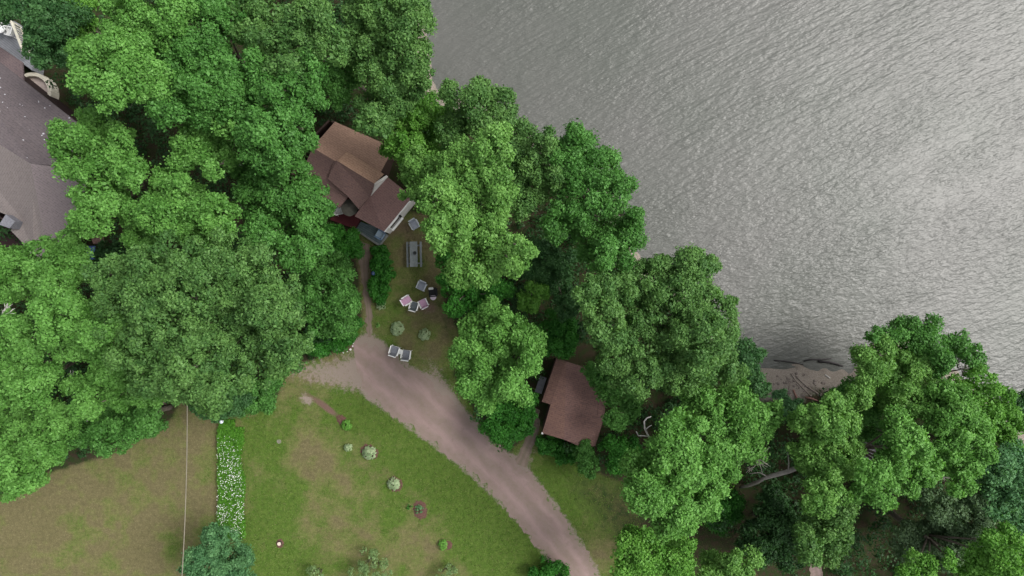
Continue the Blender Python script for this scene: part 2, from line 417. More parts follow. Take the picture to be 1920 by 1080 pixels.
def crown_leaves(blobs, sub=.46, leaf=.20, cover=1.15, fill=.35, flat=.8, sparse=1.0):
    """blobs: (x, y, z, r) limbs' heads; each is built of many small leaf clumps"""
    ps, ns, ss, ts = [], [], [], []
    B = np.array(blobs)
    for bx, by, bz, br in blobs:
        c = np.array([bx, by, bz]); s0 = min(sub, br * .5)
        nsub = int(max(5, 2 * PI * br * br * 1.3 / (PI * s0 * s0) * 1.12 * sparse))
        d = usph(nsub, -.35)
        lump = 1 + .20 * np.sin(d[:, 0] * 4.2 + bx * 3) * np.sin(d[:, 1] * 4.2 + by * 3)
        rad = np.maximum(br - s0 * .55, .1) * np.where(R.random(nsub) > .92, R.uniform(1.1, 1.32, nsub), R.uniform(.66, 1.16, nsub)) * lump
        sc = c + d * rad[:, None] * np.array([1, 1, flat])
        # drop clumps buried deep in a neighbour head
        keep = np.ones(nsub, bool)
        for ox, oy, oz, orr in blobs:
            if (ox, oy, oz) == (bx, by, bz): continue
            q = (sc - np.array([ox, oy, oz])) / np.array([1, 1, flat])
            keep &= np.linalg.norm(q, axis=1) > orr * .72
        sc = sc[keep]; d = d[keep]; nsub = len(sc)
        if nsub == 0: continue
        sr = s0 * R.uniform(.5, 1.35, nsub); stint = R.normal(.45, .24, nsub)
        k = np.maximum(8, (2 * PI * sr * sr * 1.5 / (leaf * leaf * .31) * cover)).astype(int)
        idx = np.repeat(np.arange(nsub), k); m = len(idx)
        e = usph(m); e = e + .55 * d[idx] + np.array([0, 0, .30]); e /= np.linalg.norm(e, axis=1)[:, None]
        rr = sr[idx] * R.uniform(.35, 1.0, m) ** .6 * (1 + .45 * R.random(m) ** 4)
        p = sc[idx] + e * rr[:, None]
        nn = e * .75 + np.array([0, 0, .35]) + R.normal(scale=.6, size=(m, 3)); nn /= np.linalg.norm(nn, axis=1)[:, None]
        ps.append(p); ns.append(nn); ss.append(leaf * R.uniform(.5, 1.2, m) * (1 + .6 * (R.random(m) > .9))); ts.append(stint[idx] + R.normal(0, .24, m))
        # inner leaves, hung on the twigs inside the head
        m = int(fill * 4 * PI * br * br / (leaf * leaf * .9))
        e = usph(m); p = c + e * (br * R.uniform(.3, .85, m))[:, None] * np.array([1, 1, flat])
        nn = e + R.normal(scale=.6, size=(m, 3)); nn /= np.linalg.norm(nn, axis=1)[:, None]
        ps.append(p); ns.append(nn); ss.append(leaf * 1.5 * R.uniform(.7, 1.3, m)); ts.append(R.normal(.4, .2, m))
    return np.concatenate(ps), np.concatenate(ns), np.concatenate(ss), np.concatenate(ts)
BARK = plain('grey_bark', (.15,.13,.105), (.085,.070,.055), 5, .9, .1, .4)
PALE_BARK = plain('bleached_dead_wood', (.52,.49,.46), (.36,.34,.32), 6, .85, .1, .3)
GREY_BARK = plain('grey_limb_bark', (.24,.22,.20), (.15,.135,.12), 6, .85, .1, .3)
TREES = 'broadleaf trees of the wooded shore'
ALLT = {}
def wood_mb(base, heads, H, rad):
    mb = MB()
    top = Vector((sum(h[0] for h in heads) / len(heads), sum(h[1] for h in heads) / len(heads), H * .62))
    fork = base.lerp(top, .55); fork.z = base.z + (H - base.z) * .42
    j = lambda s: Vector((random.uniform(-s, s), random.uniform(-s, s), 0))
    mb.tube([base - Vector((0, 0, .25)), base + Vector((0, 0, .35)), base.lerp(fork, .5) + j(.12), fork, top], [rad * 1.5, rad * 1.05, rad * .85, rad * .72, rad * .35], 9)
    for h in heads:
        e = Vector(h[:3]); s = fork.lerp(top, random.uniform(0, .7)); mid = s.lerp(e, .5) + j(.2) + Vector((0, 0, .25))
        mb.tube([s, mid, e], [rad * .38, rad * .22, rad * .07], 6)
        for _ in range(3):
            q = mid.lerp(e, random.uniform(.2, .9)); dv = Vector((random.gauss(0, 1), random.gauss(0, 1), random.uniform(0, .8))).normalized() * h[3] * .7
            mb.tube([q, q + dv * .5, q + dv], [rad * .12, rad * .07, rad * .03], 5)
    return mb
def tree(name, label, kind, H, px, cat='tree', group=TREES, leaf=.165, sub=.46, cover=1.1, bare=(), sparse=1.0, fill=.35, dz=2.4, trunk_at=None):
    heads = []
    for i, (x, y, r) in enumerate(px):
        z = H - 1.0; 
        for _ in range(3):
            rm = r / F * (HC - z); z = H - rm * .8
        z -= R.uniform(0, dz) if H > 4 else R.uniform(0, .25 * H * .3)
        z = max(z, rm * .75 if H < 4 else rm)
        p = P(x, y, z); heads.append((p.x, p.y, z, r * (R.uniform(.98, 1.16) if H > 4 else 1.04) / F * (HC - z)))
    w = [h[3] ** 2 for h in heads]
    bx = sum(h[0] * q for h, q in zip(heads, w)) / sum(w); by = sum(h[1] * q for h, q in zip(heads, w)) / sum(w)
    if trunk_at: bx, by = P(*trunk_at)[:2]
    base = Vector((bx, by, gz(bx, by)))
    root = empty(name, base); tag(root, label, cat, group)
    loc = [(h[0] - bx, h[1] - by, h[2] - base.z, h[3]) for h in heads]
    pos, nr, sz, ti = crown_leaves(loc, sub, leaf, cover, fill, sparse=sparse)
    k = pos[:, 2] > .03
    leaf_mesh('crown' if H > 4 else 'foliage', pos[k], nr[k], sz[k], ti[k], leaf_mat(kind), root)
    if H > 4:
        wood_mb(Vector((0, 0, 0)), loc, H - base.z, .055 * math.sqrt(len(px)) + H * .006).build('trunk', BARK, root, True)
    else:
        mb = MB()
        for h in loc:
            for _ in range(3): mb.tube([(h[0] * .3, h[1] * .3, -.05), (h[0] * .7 + random.uniform(-.1, .1), h[1] * .7, h[2] * .6), (h[0] + random.uniform(-.2, .2), h[1] + random.uniform(-.2, .2), h[2])], [.03, .02, .008], 5)
        mb.build('stem', BARK, root)
    for nm, mat, lines in bare:
        mb = MB()
        for pts, r0, r1 in lines:
            q = [P(*p) - base for p in pts]
            mb.tube(q, [r0 + (r1 - r0) * i / (len(q) - 1) for i in range(len(q))], 7)
        mb.build(nm, mat, root, True)
    ALLT[label] = root
    return root
def fan(x, y, z, ang, n, ln, spread=.9, r=.035):
    """bare twigs spraying out of one point (plan pixels)"""
    out = []
    for _ in range(n):
        a = math.radians(ang) + random.gauss(0, spread * .5); l = ln * random.uniform(.5, 1.1); b = random.gauss(0, .25)
        m = (x + math.cos(a) * l * .5, y + math.sin(a) * l * .5, z + random.uniform(-.2, .3))
        e = (x + math.cos(a + b) * l, y + math.sin(a + b) * l, z + random.uniform(-.4, .4))
        out.append(([(x, y, z), m, e], r, r * .3))
        for s in (-1, 1):
            a2 = a + s * random.uniform(.4, .9); l2 = l * random.uniform(.25, .5)
            out.append(([m, (m[0] + math.cos(a2) * l2, m[1] + math.sin(a2) * l2, m[2] + .1)], r * .6, r * .2))
    return out

T = tree
#TREES_BEGIN
T('broadleaf_tree', 'dark green tree overhanging the white-railed deck of the grey-roofed house', 'dark', 11, [(95,58,42),(78,98,30),(120,22,40),(72,22,30),(118,104,22),(62,68,16)])
T('broadleaf_tree', 'small yellow-green tree squeezed between the deck tree and the light green dome', 'lime', 10, [(158,48,28),(148,78,20),(138,18,24),(165,20,20)])
T('broadleaf_tree', 'many-lobed green tree on the top edge behind the light green dome', 'bright', 14.5, [(250,30,42),(310,38,46),(288,78,38),(228,15,32),(225,55,28),(335,85,22)])
T('broadleaf_tree', 'wide light green dome tree right of the cream curved wall', 'bright', 16.5, [(205,118,48),(252,148,52),(182,152,40),(225,98,40),(285,150,32),(168,112,32),(215,165,40)])
T('broadleaf_tree', 'upright green tree on the top edge left of the grey-green clumped one', 'mid', 14, [(385,20,42),(430,40,38),(402,72,38),(358,95,28),(375,112,30),(350,10,28)])
T('broadleaf_tree', 'grey-green clumped tree on the top edge above the gabled cottage', 'muted', 15, [(508,28,42),(560,78,42),(618,92,32),(590,40,34),(540,115,32),(478,70,32),(455,15,25)])
T('broadleaf_tree', 'grey-green shore tree at the top of the picture overlooking the dark water', 'muted', 13, [(722,38,56),(682,85,40),(768,112,36),(698,16,46),(788,142,26),(775,60,30),(745,80,34),(770,10,26)], trunk_at=(765, 110), leaf=.15)
T('broadleaf_tree', 'dark bright-tipped young tree in the gap above the cottage ridge', 'mid', 9, [(650,140,30),(640,185,22),(660,108,28),(625,148,20),(700,82,20)])
T('broadleaf_tree', 'large cauliflower-clumped green tree leaning towards the left end of the cottage roof', 'mid', 15.5, [(468,150,46),(528,170,46),(556,218,42),(500,232,46),(450,202,38),(580,130,30),(530,285,42),(562,258,28),(590,185,20),(470,270,30)], trunk_at=(545, 225))
T('broadleaf_tree', 'light-tipped tree with bright clumps over a black gap left of the cottage', 'bright', 14, [(400,232,38),(372,266,32),(420,284,36),(440,246,28),(350,286,26),(396,312,22)])
T('broadleaf_tree', 'mid green tree between the light green dome and the light-tipped tree', 'mid', 15, [(332,142,38),(380,170,38),(422,140,34),(342,190,34),(312,212,32),(390,205,28)])
T('broadleaf_tree', 'tall bright green tree covering the right edge of the grey roof', 'bright', 14.5, [(190,258,48),(150,300,42),(222,300,42),(182,345,46),(140,258,32),(215,362,32),(190,402,38),(245,330,24),(120,285,24),(160,420,25)])
T('broadleaf_tree', 'bright green tree just above the biggest grey-green crown', 'bright', 14, [(310,358,36),(352,390,46),(302,410,42),(402,402,36),(272,432,32),(372,432,38),(260,396,24),(420,430,24),(240,400,14),(330,345,20)])
T('broadleaf_tree', 'biggest grey-green crown of all, a wide rounded tree left of the drive head', 'muted', 17, [(370,520,72),(302,520,56),(450,510,54),(252,580,56),(332,600,72),(430,600,72),(508,580,46),(292,660,62),(380,688,66),(468,668,56),(535,640,42),(222,522,38),(515,540,36),(402,725,32),(332,715,32),(555,650,24)], leaf=.15, sub=.42)
T('broadleaf_tree', 'deep green tree below the left end of the cottage roof', 'mid', 12.5, [(520,340,46),(568,380,40),(490,380,40),(588,430,32),(540,430,40),(500,440,32),(560,468,32),(470,330,32),(602,395,22),(600,460,20)], trunk_at=(560, 420))
T('broadleaf_tree', 'small rounded green tree left of the dirt path to the deck', 'mid', 7, [(630,545,36),(612,590,36),(652,580,30),(592,550,26),(640,612,26),(602,520,26)])
T('shrub', 'vivid green low shrub at the foot of the small rounded tree, beside the drive head', 'sat', 2, [(605,645,24),(582,638,20),(660,605,18),(655,630,16),(630,640,18)], 'shrub', None, .14)
T('shrub', 'vivid green bush in front of the red deck of the cottage', 'sat', 2.4, [(642,455,26),(655,470,20),(632,436,20),(660,450,18)], 'shrub', None, .14)
T('shrub', 'leafy bush between the red deck bush and the small rounded tree', 'mid', 3, [(612,488,26),(638,498,22),(590,500,20)], 'shrub', None, .14)
T('broadleaf_tree', 'bright green tree covering the lower corner of the grey-roofed house', 'bright', 13, [(40,504,38),(95,492,34),(138,450,24),(20,540,32),(110,538,32),(70,530,32),(152,502,22),(8,500,28),(128,474,20)],
  bare=[('dead_limb', PALE_BARK, fan(4, 592, 12, -60, 3, 28, 1.0, .03) + fan(14, 580, 12, -100, 2, 20, .8, .025))])
T('broadleaf_tree', 'light green spreading tree next to the left flank of the biggest grey-green crown', 'bright', 14.5, [(155,588,46),(112,590,38),(200,620,40),(122,648,30),(168,648,32),(230,610,22)])
T('broadleaf_tree', 'bright many-lobed tree on the left edge above the dry lawn', 'bright', 13, [(28,620,38),(30,680,42),(70,710,38),(20,742,28),(58,652,28),(48,728,32)],
  bare=[('dead_limb', PALE_BARK, fan(133, 718, 9, -80, 4, 26, 1.0, .03))])
T('broadleaf_tree', 'bright tree with separate round leaf clumps next to the cable', 'bright', 12.5, [(222,668,34),(250,698,32),(180,738,36),(165,762,28),(196,702,24),(228,736,28),(292,725,28),(320,728,22),(275,742,20)],
  bare=[('dead_limb', PALE_BARK, [([(178,765,9),(170,778,8.6),(163,790,8.3)], .05, .03)])])
T('broadleaf_tree', 'bright green tree hanging over the upper left corner of the dry lawn', 'bright', 10, [(40,830,50),(90,820,36),(30,890,40),(68,882,34),(110,790,32),(15,792,38),(95,850,24)])
T('broadleaf_tree', 'darker low tree between the cable and the lawn corner tree', 'mid', 8.5, [(230,788,36),(268,790,30),(205,815,34),(155,808,26),(290,800,18),(190,790,28)])
T('conifer_tree', 'small dark blue-green evergreen tucked under the biggest grey-green crown', 'dark', 6, [(400,748,30),(380,760,20),(440,745,24),(410,772,16)], leaf=.14)
T('shrub', 'light green bush at the lawn edge between the evergreen and the drive head', 'mid', 3.8, [(490,735,32),(510,710,24),(465,755,20),(500,755,20)], 'shrub', None, .15)
T('conifer_tree', 'rounded blue-green evergreen at the end of the daisy strip', 'blue', 6.5, [(410,1020,30),(440,1045,30),(380,1050,30),(410,1072,34),(402,1000,18),(450,1075,26),(365,1078,22)], trunk_at=(408, 1048), leaf=.13, sub=.34)
T('broadleaf_tree', 'vivid yellow-green tree over the upper right corner of the cottage roof', 'lime', 9.5, [(770,215,36),(800,245,33),(760,255,33),(815,215,26),(742,235,22),(800,285,28),(748,280,26),(770,290,24)])
T('broadleaf_tree', 'grey-green tree whose dark side overhangs the cottage eave', 'muted', 12, [(715,150,36),(745,178,34),(692,188,30),(722,212,28),(772,162,26),(692,232,20),(710,240,18)])
T('broadleaf_tree', 'pale green shore tree leaning over dark water right of the yellow-green one', 'muted', 12, [(845,172,20),(880,190,32),(930,202,32),(862,220,32),(920,236,36),(958,240,30),(842,250,28),(900,172,22)], leaf=.15)
T('broadleaf_tree', 'big yellow-green tree right of the picnic table', 'olive', 15, [(862,320,46),(920,290,40),(832,370,36),(890,380,50),(870,440,44),(842,440,36),(930,440,34),(952,470,34),(890,490,34),(985,470,20),(860,512,22),(930,350,36),(910,502,28),(940,250,22),(965,500,20)])
T('broadleaf_tree', 'slender yellow-green tree reaching over the white gable wall', 'olive', 12, [(775,298,20),(780,340,27),(800,320,22),(790,372,20),(765,325,16),(757,365,10),(770,362,9)], sub=.36)
T('broadleaf_tree', 'grey-green shore tree between the pale one and the big rounded lakeside crown', 'muted', 12.5, [(985,272,32),(1015,310,34),(962,312,32),(1002,350,32),(978,382,28),(1028,265,20),(1040,330,22)], leaf=.15)
T('broadleaf_tree', 'big rounded green crown bulging over the middle of the lakeshore', 'mid', 13, [(1080,278,30),(1070,312,36),(1120,322,40),(1150,362,36),(1100,372,46),(1060,392,40),(1150,422,40),(1178,440,26),(1110,440,46),(1130,480,34),(1170,478,24),(1082,252,16),(1040,430,26),(1188,402,16)], trunk_at=(1060, 410), leaf=.155)
T('broadleaf_tree', 'wide dull grey-green crown over the lake behind the small cabin', 'muted', 13, [(1300,492,32),(1332,494,18),(1220,532,46),(1160,542,40),(1112,552,34),(1280,542,44),(1328,582,44),(1230,600,54),(1140,610,44),(1310,640,54),(1356,622,30),(1200,660,50),(1270,690,44),(1350,690,38),(1150,670,32),(1200,708,32),(1236,492,20)], trunk_at=(1170, 620), leaf=.15, sub=.40)
T('broadleaf_tree', 'low dark green tree at the left end of the beach', 'dark', 6.5, [(1395,680,32),(1418,720,22),(1388,720,26),(1424,662,12)])
T('broadleaf_tree', 'light green tree between the drive and the small cabin', 'bright', 12, [(930,590,22),(926,568,13),(890,620,32),(940,630,36),(980,640,32),(880,650,32),(930,680,40),(990,680,28),(900,715,36),(960,718,36),(870,690,22),(1002,650,16),(948,592,12)])
T('shrub', 'round vivid green bush below the light green tree, at the cabin path', 'sat', 3.8, [(950,780,38),(932,800,28),(978,790,26),(957,815,22),(985,757,22)], 'shrub', None, .15)
T('broadleaf_tree', 'low dark green tree beside the ring of garden chairs', 'sat', 5.5, [(846,526,20),(872,552,34),(852,574,17),(900,560,32),(836,494,18),(900,590,22),(930,545,24)], leaf=.15)
T('broadleaf_tree', 'thin lime green sapling standing in the dark gap above the light green tree', 'lime', 7, [(1000,550,17),(985,566,15),(1020,545,13),(995,576,12)])
T('shrub', 'dense vivid green shrub just above the cabin roof', 'sat', 3.9, [(1045,615,32),(1040,645,26),(1060,635,24)], 'shrub', None, .13, .34)
T('broadleaf_tree', 'small shaded green tree at the right corner of the cabin roof', 'mid', 6, [(1150,730,26),(1175,760,26),(1160,785,20),(1122,708,20),(1105,692,14),(1140,700,20)])
T('shrub', 'dark shaded shrub right of the front corner of the cabin', 'sat', 3.5, [(1165,835,30),(1195,865,26),(1155,865,22)], 'shrub', None, .15)
T('broadleaf_tree', 'bright lobed tree between the grey-green lake crown and the big bright one', 'bright', 12, [(1310,750,34),(1385,742,34),(1438,770,24),(1403,786,36),(1347,775,36),(1360,826,34),(1400,840,26),(1425,800,22)], trunk_at=(1360, 790),
  bare=[('dead_limb', GREY_BARK, fan(1405, 858, 9.5, 30, 9, 40, 1.3, .03) + fan(1418, 872, 9, 150, 5, 26, 1.2, .025))])
T('broadleaf_tree', 'big bright green rounded tree with a bleached bare branch on its upper left', 'bright', 15.5, [(1280,797,40),(1258,837,34),(1220,880,42),(1270,890,50),(1330,870,40),(1215,930,36),(1260,950,46),(1310,930,42),(1350,890,32),(1250,978,26),(1282,974,26)], trunk_at=(1240, 870),
  bare=[('dead_limb', PALE_BARK, [([(1240,845,11),(1217,820,11.5),(1209,804,11.8),(1208,790,12),(1213,784,12),(1221,781,12)], .055, .03), ([(1214,818,11.5),(1206,817,11.5),(1197,817,11.5),(1193,809,11.6)], .04, .02), ([(1210,806,11.8),(1217,800,12),(1222,797,12)], .035, .015)])])
T('broadleaf_tree', 'olive willow-like tree on a thick bare grey limb', 'olive', 13, [(1550,780,32),(1520,800,32),(1568,830,40),(1522,850,34),(1550,890,40),(1588,790,22),(1502,782,18),(1540,930,36),(1590,868,26),(1566,757,18)], trunk_at=(1530, 845), leaf=.15, sub=.38,
  bare=[('bare_limb', GREY_BARK, [([(1388,914,.3),(1402,911,4),(1420,904,7.4),(1440,894,8.6),(1478,884,9.2),(1520,866,10),(1545,850,10.6)], .09, .17), ([(1478,884,9.2),(1479,866,9.6),(1477,848,10)], .05, .02), ([(1492,878,9.4),(1502,864,9.8),(1502,858,10)], .05, .02), ([(1440,894,8.6),(1424,886,8.8),(1405,888,8.8)], .05, .015), ([(1500,876,9.5),(1492,862,9.8)], .035, .015)])])
T('broadleaf_tree', 'bright tree with downward pointed lobes right of the olive one', 'bright', 13.5, [(1676,796,27),(1690,830,36),(1680,870,38),(1735,882,24),(1702,905,22),(1655,940,26),(1630,890,30),(1720,850,26),(1620,922,22)])
T('broadleaf_tree', 'large soft green crown right of the beach', 'olive', 9.5, [(1640,672,32),(1680,690,44),(1720,712,40),(1650,720,40),(1700,750,36),(1628,702,26),(1612,738,22),(1740,740,32)], trunk_at=(1640, 745), leaf=.155)
T('broadleaf_tree', 'darker green crown top against the lake right of the beach', 'mid', 8.5, [(1700,632,32),(1738,640,32),(1662,640,22),(1730,688,26),(1765,680,22),(1640,625,14)], trunk_at=(1672, 705))
T('broadleaf_tree', 'thin shore tree with bare grey twigs against the lake', 'mid', 8, [(1800,640,22),(1820,668,18),(1785,662,18),(1836,690,10)], trunk_at=(1740, 735), sparse=.8,
  bare=[('dead_limb', GREY_BARK, fan(1805, 705, 6.6, -75, 7, 36, 1.2, .03) + fan(1795, 690, 6.6, -60, 5, 28, 1.0, .025))])
T('broadleaf_tree', 'bright green tree inland of the yellow-green shore tree', 'bright', 11, [(1780,760,36),(1800,790,32),(1760,790,28),(1828,800,28),(1790,840,36),(1820,850,32),(1770,870,28),(1800,900,28)], trunk_at=(1660, 810),
  bare=[('dead_limb', GREY_BARK, fan(1762, 885, 10, 60, 4, 26, 1.0, .03))])
T('broadleaf_tree', 'yellow-green shore tree on the right below the bare twigs', 'lime', 9, [(1840,720,30),(1868,755,32),(1890,800,26),(1850,790,26),(1895,832,22),(1812,722,24)])
T('broadleaf_tree', 'blue-green tree on the right edge under the yellow-green shore tree', 'blue', 9.5, [(1870,870,32),(1900,860,32),(1880,910,36),(1912,920,32),(1870,950,26),(1910,970,26)])
T('broadleaf_tree', 'dark shore tree cut off by the right edge beside the lake', 'dark', 7, [(1905,765,26),(1922,790,24),(1928,745,18)])
T('broadleaf_tree', 'soft green tree in front of the short gravel path end', 'muted', 9, [(1530,978,32),(1560,1000,36),(1520,1020,28),(1560,1032,26),(1580,960,22)], trunk_at=(1540, 1005))
T('broadleaf_tree', 'dull grey-leaved tree in deep shade near the lower right corner', 'grey', 8, [(1790,970,44),(1828,990,34),(1742,1000,38),(1780,1020,38),(1702,1020,30),(1840,952,26),(1762,950,26)], trunk_at=(1770, 995), sparse=.9)
T('broadleaf_tree', 'bright yellow-green tree cut off by the lower right corner', 'lime', 12, [(1850,1042,36),(1890,1060,36),(1820,1062,26),(1732,1066,24),(1780,1055,16),(1880,1012,26),(1702,1076,18)])
T('broadleaf_tree', 'fresh green tree on the bottom edge right of the drive', 'lime', 9.5, [(1200,1010,26),(1170,1040,28),(1220,1045,32),(1260,1030,28),(1175,1003,13),(1270,1070,30),(1190,1075,32),(1290,1022,13)], trunk_at=(1222, 1048))
T('broadleaf_tree', 'pale green crown top on the bottom edge, second from the drive', 'olive', 9, [(1350,1060,25),(1390,1060,25),(1410,1050,15),(1330,1080,22),(1370,1048,18)], trunk_at=(1370, 1064))
T('shrub', 'vivid green low shrub in shade under the big bright rounded tree', 'sat', 1.9, [(1340,960,30),(1370,948,26),(1312,945,20)], 'shrub', None, .14)
T('broadleaf_tree', 'dark young tree in the black gap below the bare grey limb', 'under', 5, [(1440,990,36),(1420,1020,30),(1470,1030,30),(1450,950,30),(1480,985,25)])
T('shrub', 'spiky vivid green tuft beside the drive on the bottom edge', 'sat', 1.4, [(1030,1068,26),(1050,1082,20),(1012,1078,16)], 'shrub', None, .16)
T('shrub', 'thin pale sapling on the lawn at the bottom edge', 'sapling', 1.9, [(690,1050,20),(715,1064,17),(672,1070,17),(695,1072,15)], 'shrub', 'pale saplings on the lawn at the bottom edge', .13, .25, .5, sparse=.5, fill=0.0)
T('shrub', 'small pale sapling half cut off at the bottom edge under the lime shrub', 'sapling', 1.6, [(835,1072,14),(850,1066,12),(826,1078,10)], 'shrub', 'pale saplings on the lawn at the bottom edge', .12, .22, .5, sparse=.5, fill=0.0)
T('shrub', 'tiny pale sapling tip at the bottom edge below the stump', 'sapling', 1.4, [(588,1074,11),(600,1082,10)], 'shrub', 'pale saplings on the lawn at the bottom edge', .12, .22, .5, sparse=.5, fill=0.0)
T('shrub', 'bed of tall vivid green leaves right of the dirt path', 'sat', 1.0, [(715,500,17),(711,530,17),(706,556,15),(724,518,15),(716,482,13),(728,500,10)], 'shrub', None, .17, .3)
T('shrub', 'small green clump at the front corner of the grey deck', 'sat', .7, [(716,470,10),(704,468,9),(722,478,8)], 'shrub', None, .15, .25)
T('shrub', 'low fern-like green bed along the front wall of the cabin', 'sat', 1.2, [(1035,840,20),(1060,850,20),(1016,832,14),(1080,848,14)], 'shrub', None, .15, .3)
T('shrub', 'upright green bush at the front right corner of the cabin', 'mid', 3, [(1098,855,20),(1106,876,18),(1096,838,13)], 'shrub', None, .14, .3)
T('shrub', 'blue-green shrub at the back of the beach', 'blue', 2.5, [(1465,742,15),(1490,760,13),(1475,766,13)], 'shrub', None, .13, .3)
T('broadleaf_tree', 'dark green tree at the right end of the beach', 'mid', 6, [(1592,742,22),(1612,775,26),(1572,740,12),(1640,770,28),(1622,802,28)], trunk_at=(1600, 785))
T('shrub', 'dark round bush beside the blue tarp', 'under', 2.6, [(202,472,22),(195,488,16)], 'shrub', None, .15)
T('broadleaf_tree', 'dark tree on the top left corner beyond the deck', 'dark', 8, [(8,12,20),(-20,30,20),(24,-4,16)])
T('broadleaf_tree', 'dark green tree in the hollow between the big yellow-green tree and the grey-green lake crown', 'dark', 7, [(1012,500,30),(1040,530,30),(1060,570,26),(1052,490,24),(1020,470,22)])
#TREES_END

# understory: too dense to count, fills the wood between the trunks
FOOT = []                                             # plan outlines of the buildings (world)
def undergrowth():
    n = 7500
    x = R.uniform(-44, 44, n); y = R.uniform(-26, 26, n)
    d = sdist(x, y)
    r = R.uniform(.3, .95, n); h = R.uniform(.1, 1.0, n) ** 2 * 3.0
    k = (d > 1.3) & ~inside(CLEARW, x, y)
    for dx, dy in ((1, 0), (-1, 0), (0, 1), (0, -1)):
        k &= ~inside(CLEARW, x + dx * r * .8, y + dy * r * .8)
        for poly in FOOT: k &= ~inside(poly, x + dx * (r + .25), y + dy * (r + .25))
    px, py = pxy(x, y)
    k &= ~((np.abs(px - 1470) < 75) & (np.abs(py - 720) < 40)) & ~((np.abs(px - 172) < 32) & (np.abs(py - 462) < 30)) & ~(np.hypot(px - 70, py - 160) < 50) & ~((px < 75) & (py < 140)) & ~((np.abs(px - 1531) < 24) & (py > 1040))
    k &= vnoise(x, y, .5, 31) > .18
    x, y, r, h = x[k], y[k], r[k], h[k]; m = len(x)
    c = (r * 75).astype(int) + 12
    idx = np.repeat(np.arange(m), c); q = len(idx)
    e = usph(q, -.3)
    p = np.stack([x[idx], y[idx], ground_z(x, y)[idx] + h[idx] + .1], 1) + e * (r[idx] * R.uniform(.45, 1, q))[:, None] * np.array([1, 1, .7])
    nn = e * .6 + np.array([0, 0, .5]) + R.normal(scale=.45, size=(q, 3)); nn /= np.linalg.norm(nn, axis=1)[:, None]
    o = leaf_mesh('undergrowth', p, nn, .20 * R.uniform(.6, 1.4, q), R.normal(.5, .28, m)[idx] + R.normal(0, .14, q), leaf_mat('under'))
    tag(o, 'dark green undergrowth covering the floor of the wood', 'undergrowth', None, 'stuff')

# ------------------------------------------------------------------ buildings
def shingle(name, a, b, c, rot, lichen=False):
    m, nt = new_mat(name)
    g = N(nt, 'ShaderNodeNewGeometry').outputs['Position']
    mp = N(nt, 'ShaderNodeMapping'); mp.inputs['Rotation'].default_value = (0, 0, rot); L(nt, g, mp.inputs['Vector'])
    br = N(nt, 'ShaderNodeTexBrick'); L(nt, mp.outputs[0], br.inputs['Vector'])
    br.inputs['Color1'].default_value = c4(a); br.inputs['Color2'].default_value = c4(b); br.inputs['Mortar'].default_value = c4(tuple(v * .45 for v in b))
    br.inputs['Scale'].default_value = 1.0; br.inputs['Brick Width'].default_value = .30; br.inputs['Row Height'].default_value = .14; br.inputs['Mortar Size'].default_value = .008
    col = mixc(nt, mapr(nt, noise(nt, g, 9, 4, .7), .38, .66, 0, .75), br.outputs['Color'], c)
    col = mixc(nt, mapr(nt, noise(nt, g, .9, 4), .45, .7, 0, .45), col, mixc(nt, .5, col, b))
    if lichen:
        vo = N(nt, 'ShaderNodeTexVoronoi', Scale=2.6); L(nt, g, vo.inputs['Vector'])
        sz = mapr(nt, noise(nt, g, 1.1, 3), .42, .66, .0, .20)
        sp = math_(nt, 'LESS_THAN', math_(nt, 'ADD', vo.outputs['Distance'], math_(nt, 'MULTIPLY', noise(nt, g, 16, 2), .12)), math_(nt, 'ADD', sz, .085))
        col = mixc(nt, sp, col, (.40,.40,.43))
    finish(nt, col, .9, br.outputs['Fac'], .5, -.012, .15)
    return m
def wall_loop(pts, z0, ztops, t=.12):
    """walls standing on a plan outline; ztops gives the height at each corner"""
    mb = MB(); n = len(pts)
    for i in range(n):
        a = Vector((pts[i][0], pts[i][1], 0)); b = Vector((pts[(i + 1) % n][0], pts[(i + 1) % n][1], 0))
        d = (b - a).normalized(); nrm = Vector((d.y, -d.x, 0)) * t; za, zb = ztops[i], ztops[(i + 1) % n]
        a2 = a + d * t * .99; 
        q = [a2, b, b - nrm, a2 - nrm]
        vs = [Vector((p.x, p.y, z0)) for p in q] + [Vector((p.x, p.y, z)) for p, z in zip(q, (za, zb, zb, za))]
        mb.add(vs, [(3, 2, 1, 0), (4, 5, 6, 7), (0, 1, 5, 4), (1, 2, 6, 5), (2, 3, 7, 6), (3, 0, 4, 7)])
    return mb
WHITE = plain('white_siding', (.74,.72,.68), (.60,.58,.54), 3, .6)
WHITEP = plain('white_plastic', (.80,.80,.78), (.70,.70,.68), 5, .4, .5)
GLASS = plain('dark_window_glass', (.030,.028,.030), (.06,.05,.05), 2, .12, .6)
BROWNW = plain('brown_siding', (.075,.045,.035), (.05,.03,.025), 4, .8)
REDDECK = plain('dark_red_deck', (.115,.022,.026), (.080,.016,.020), 4, .7)
def boards(name, a, b, rot, w=.14):
    m, nt = new_mat(name)
    g = N(nt, 'ShaderNodeNewGeometry').outputs['Position']
    mp = N(nt, 'ShaderNodeMapping'); mp.inputs['Rotation'].default_value = (0, 0, rot); L(nt, g, mp.inputs['Vector'])
    s = N(nt, 'ShaderNodeSeparateXYZ'); L(nt, mp.outputs[0], s.inputs[0])
    fr = math_(nt, 'FRACT', math_(nt, 'DIVIDE', s.outputs[1], w))
    gap = math_(nt, 'LESS_THAN', fr, .09)
    col = mixc(nt, mapr(nt, noise(nt, g, 4, 4), .3, .7), a, b)
    col = mixc(nt, gap, col, tuple(v * .3 for v in b))
    finish(nt, col, .8, gap, .4, -.01, .2)
    return m
GREYDECK = boards('grey_teal_deck_boards', (.125,.155,.158), (.085,.115,.122), math.radians(30))
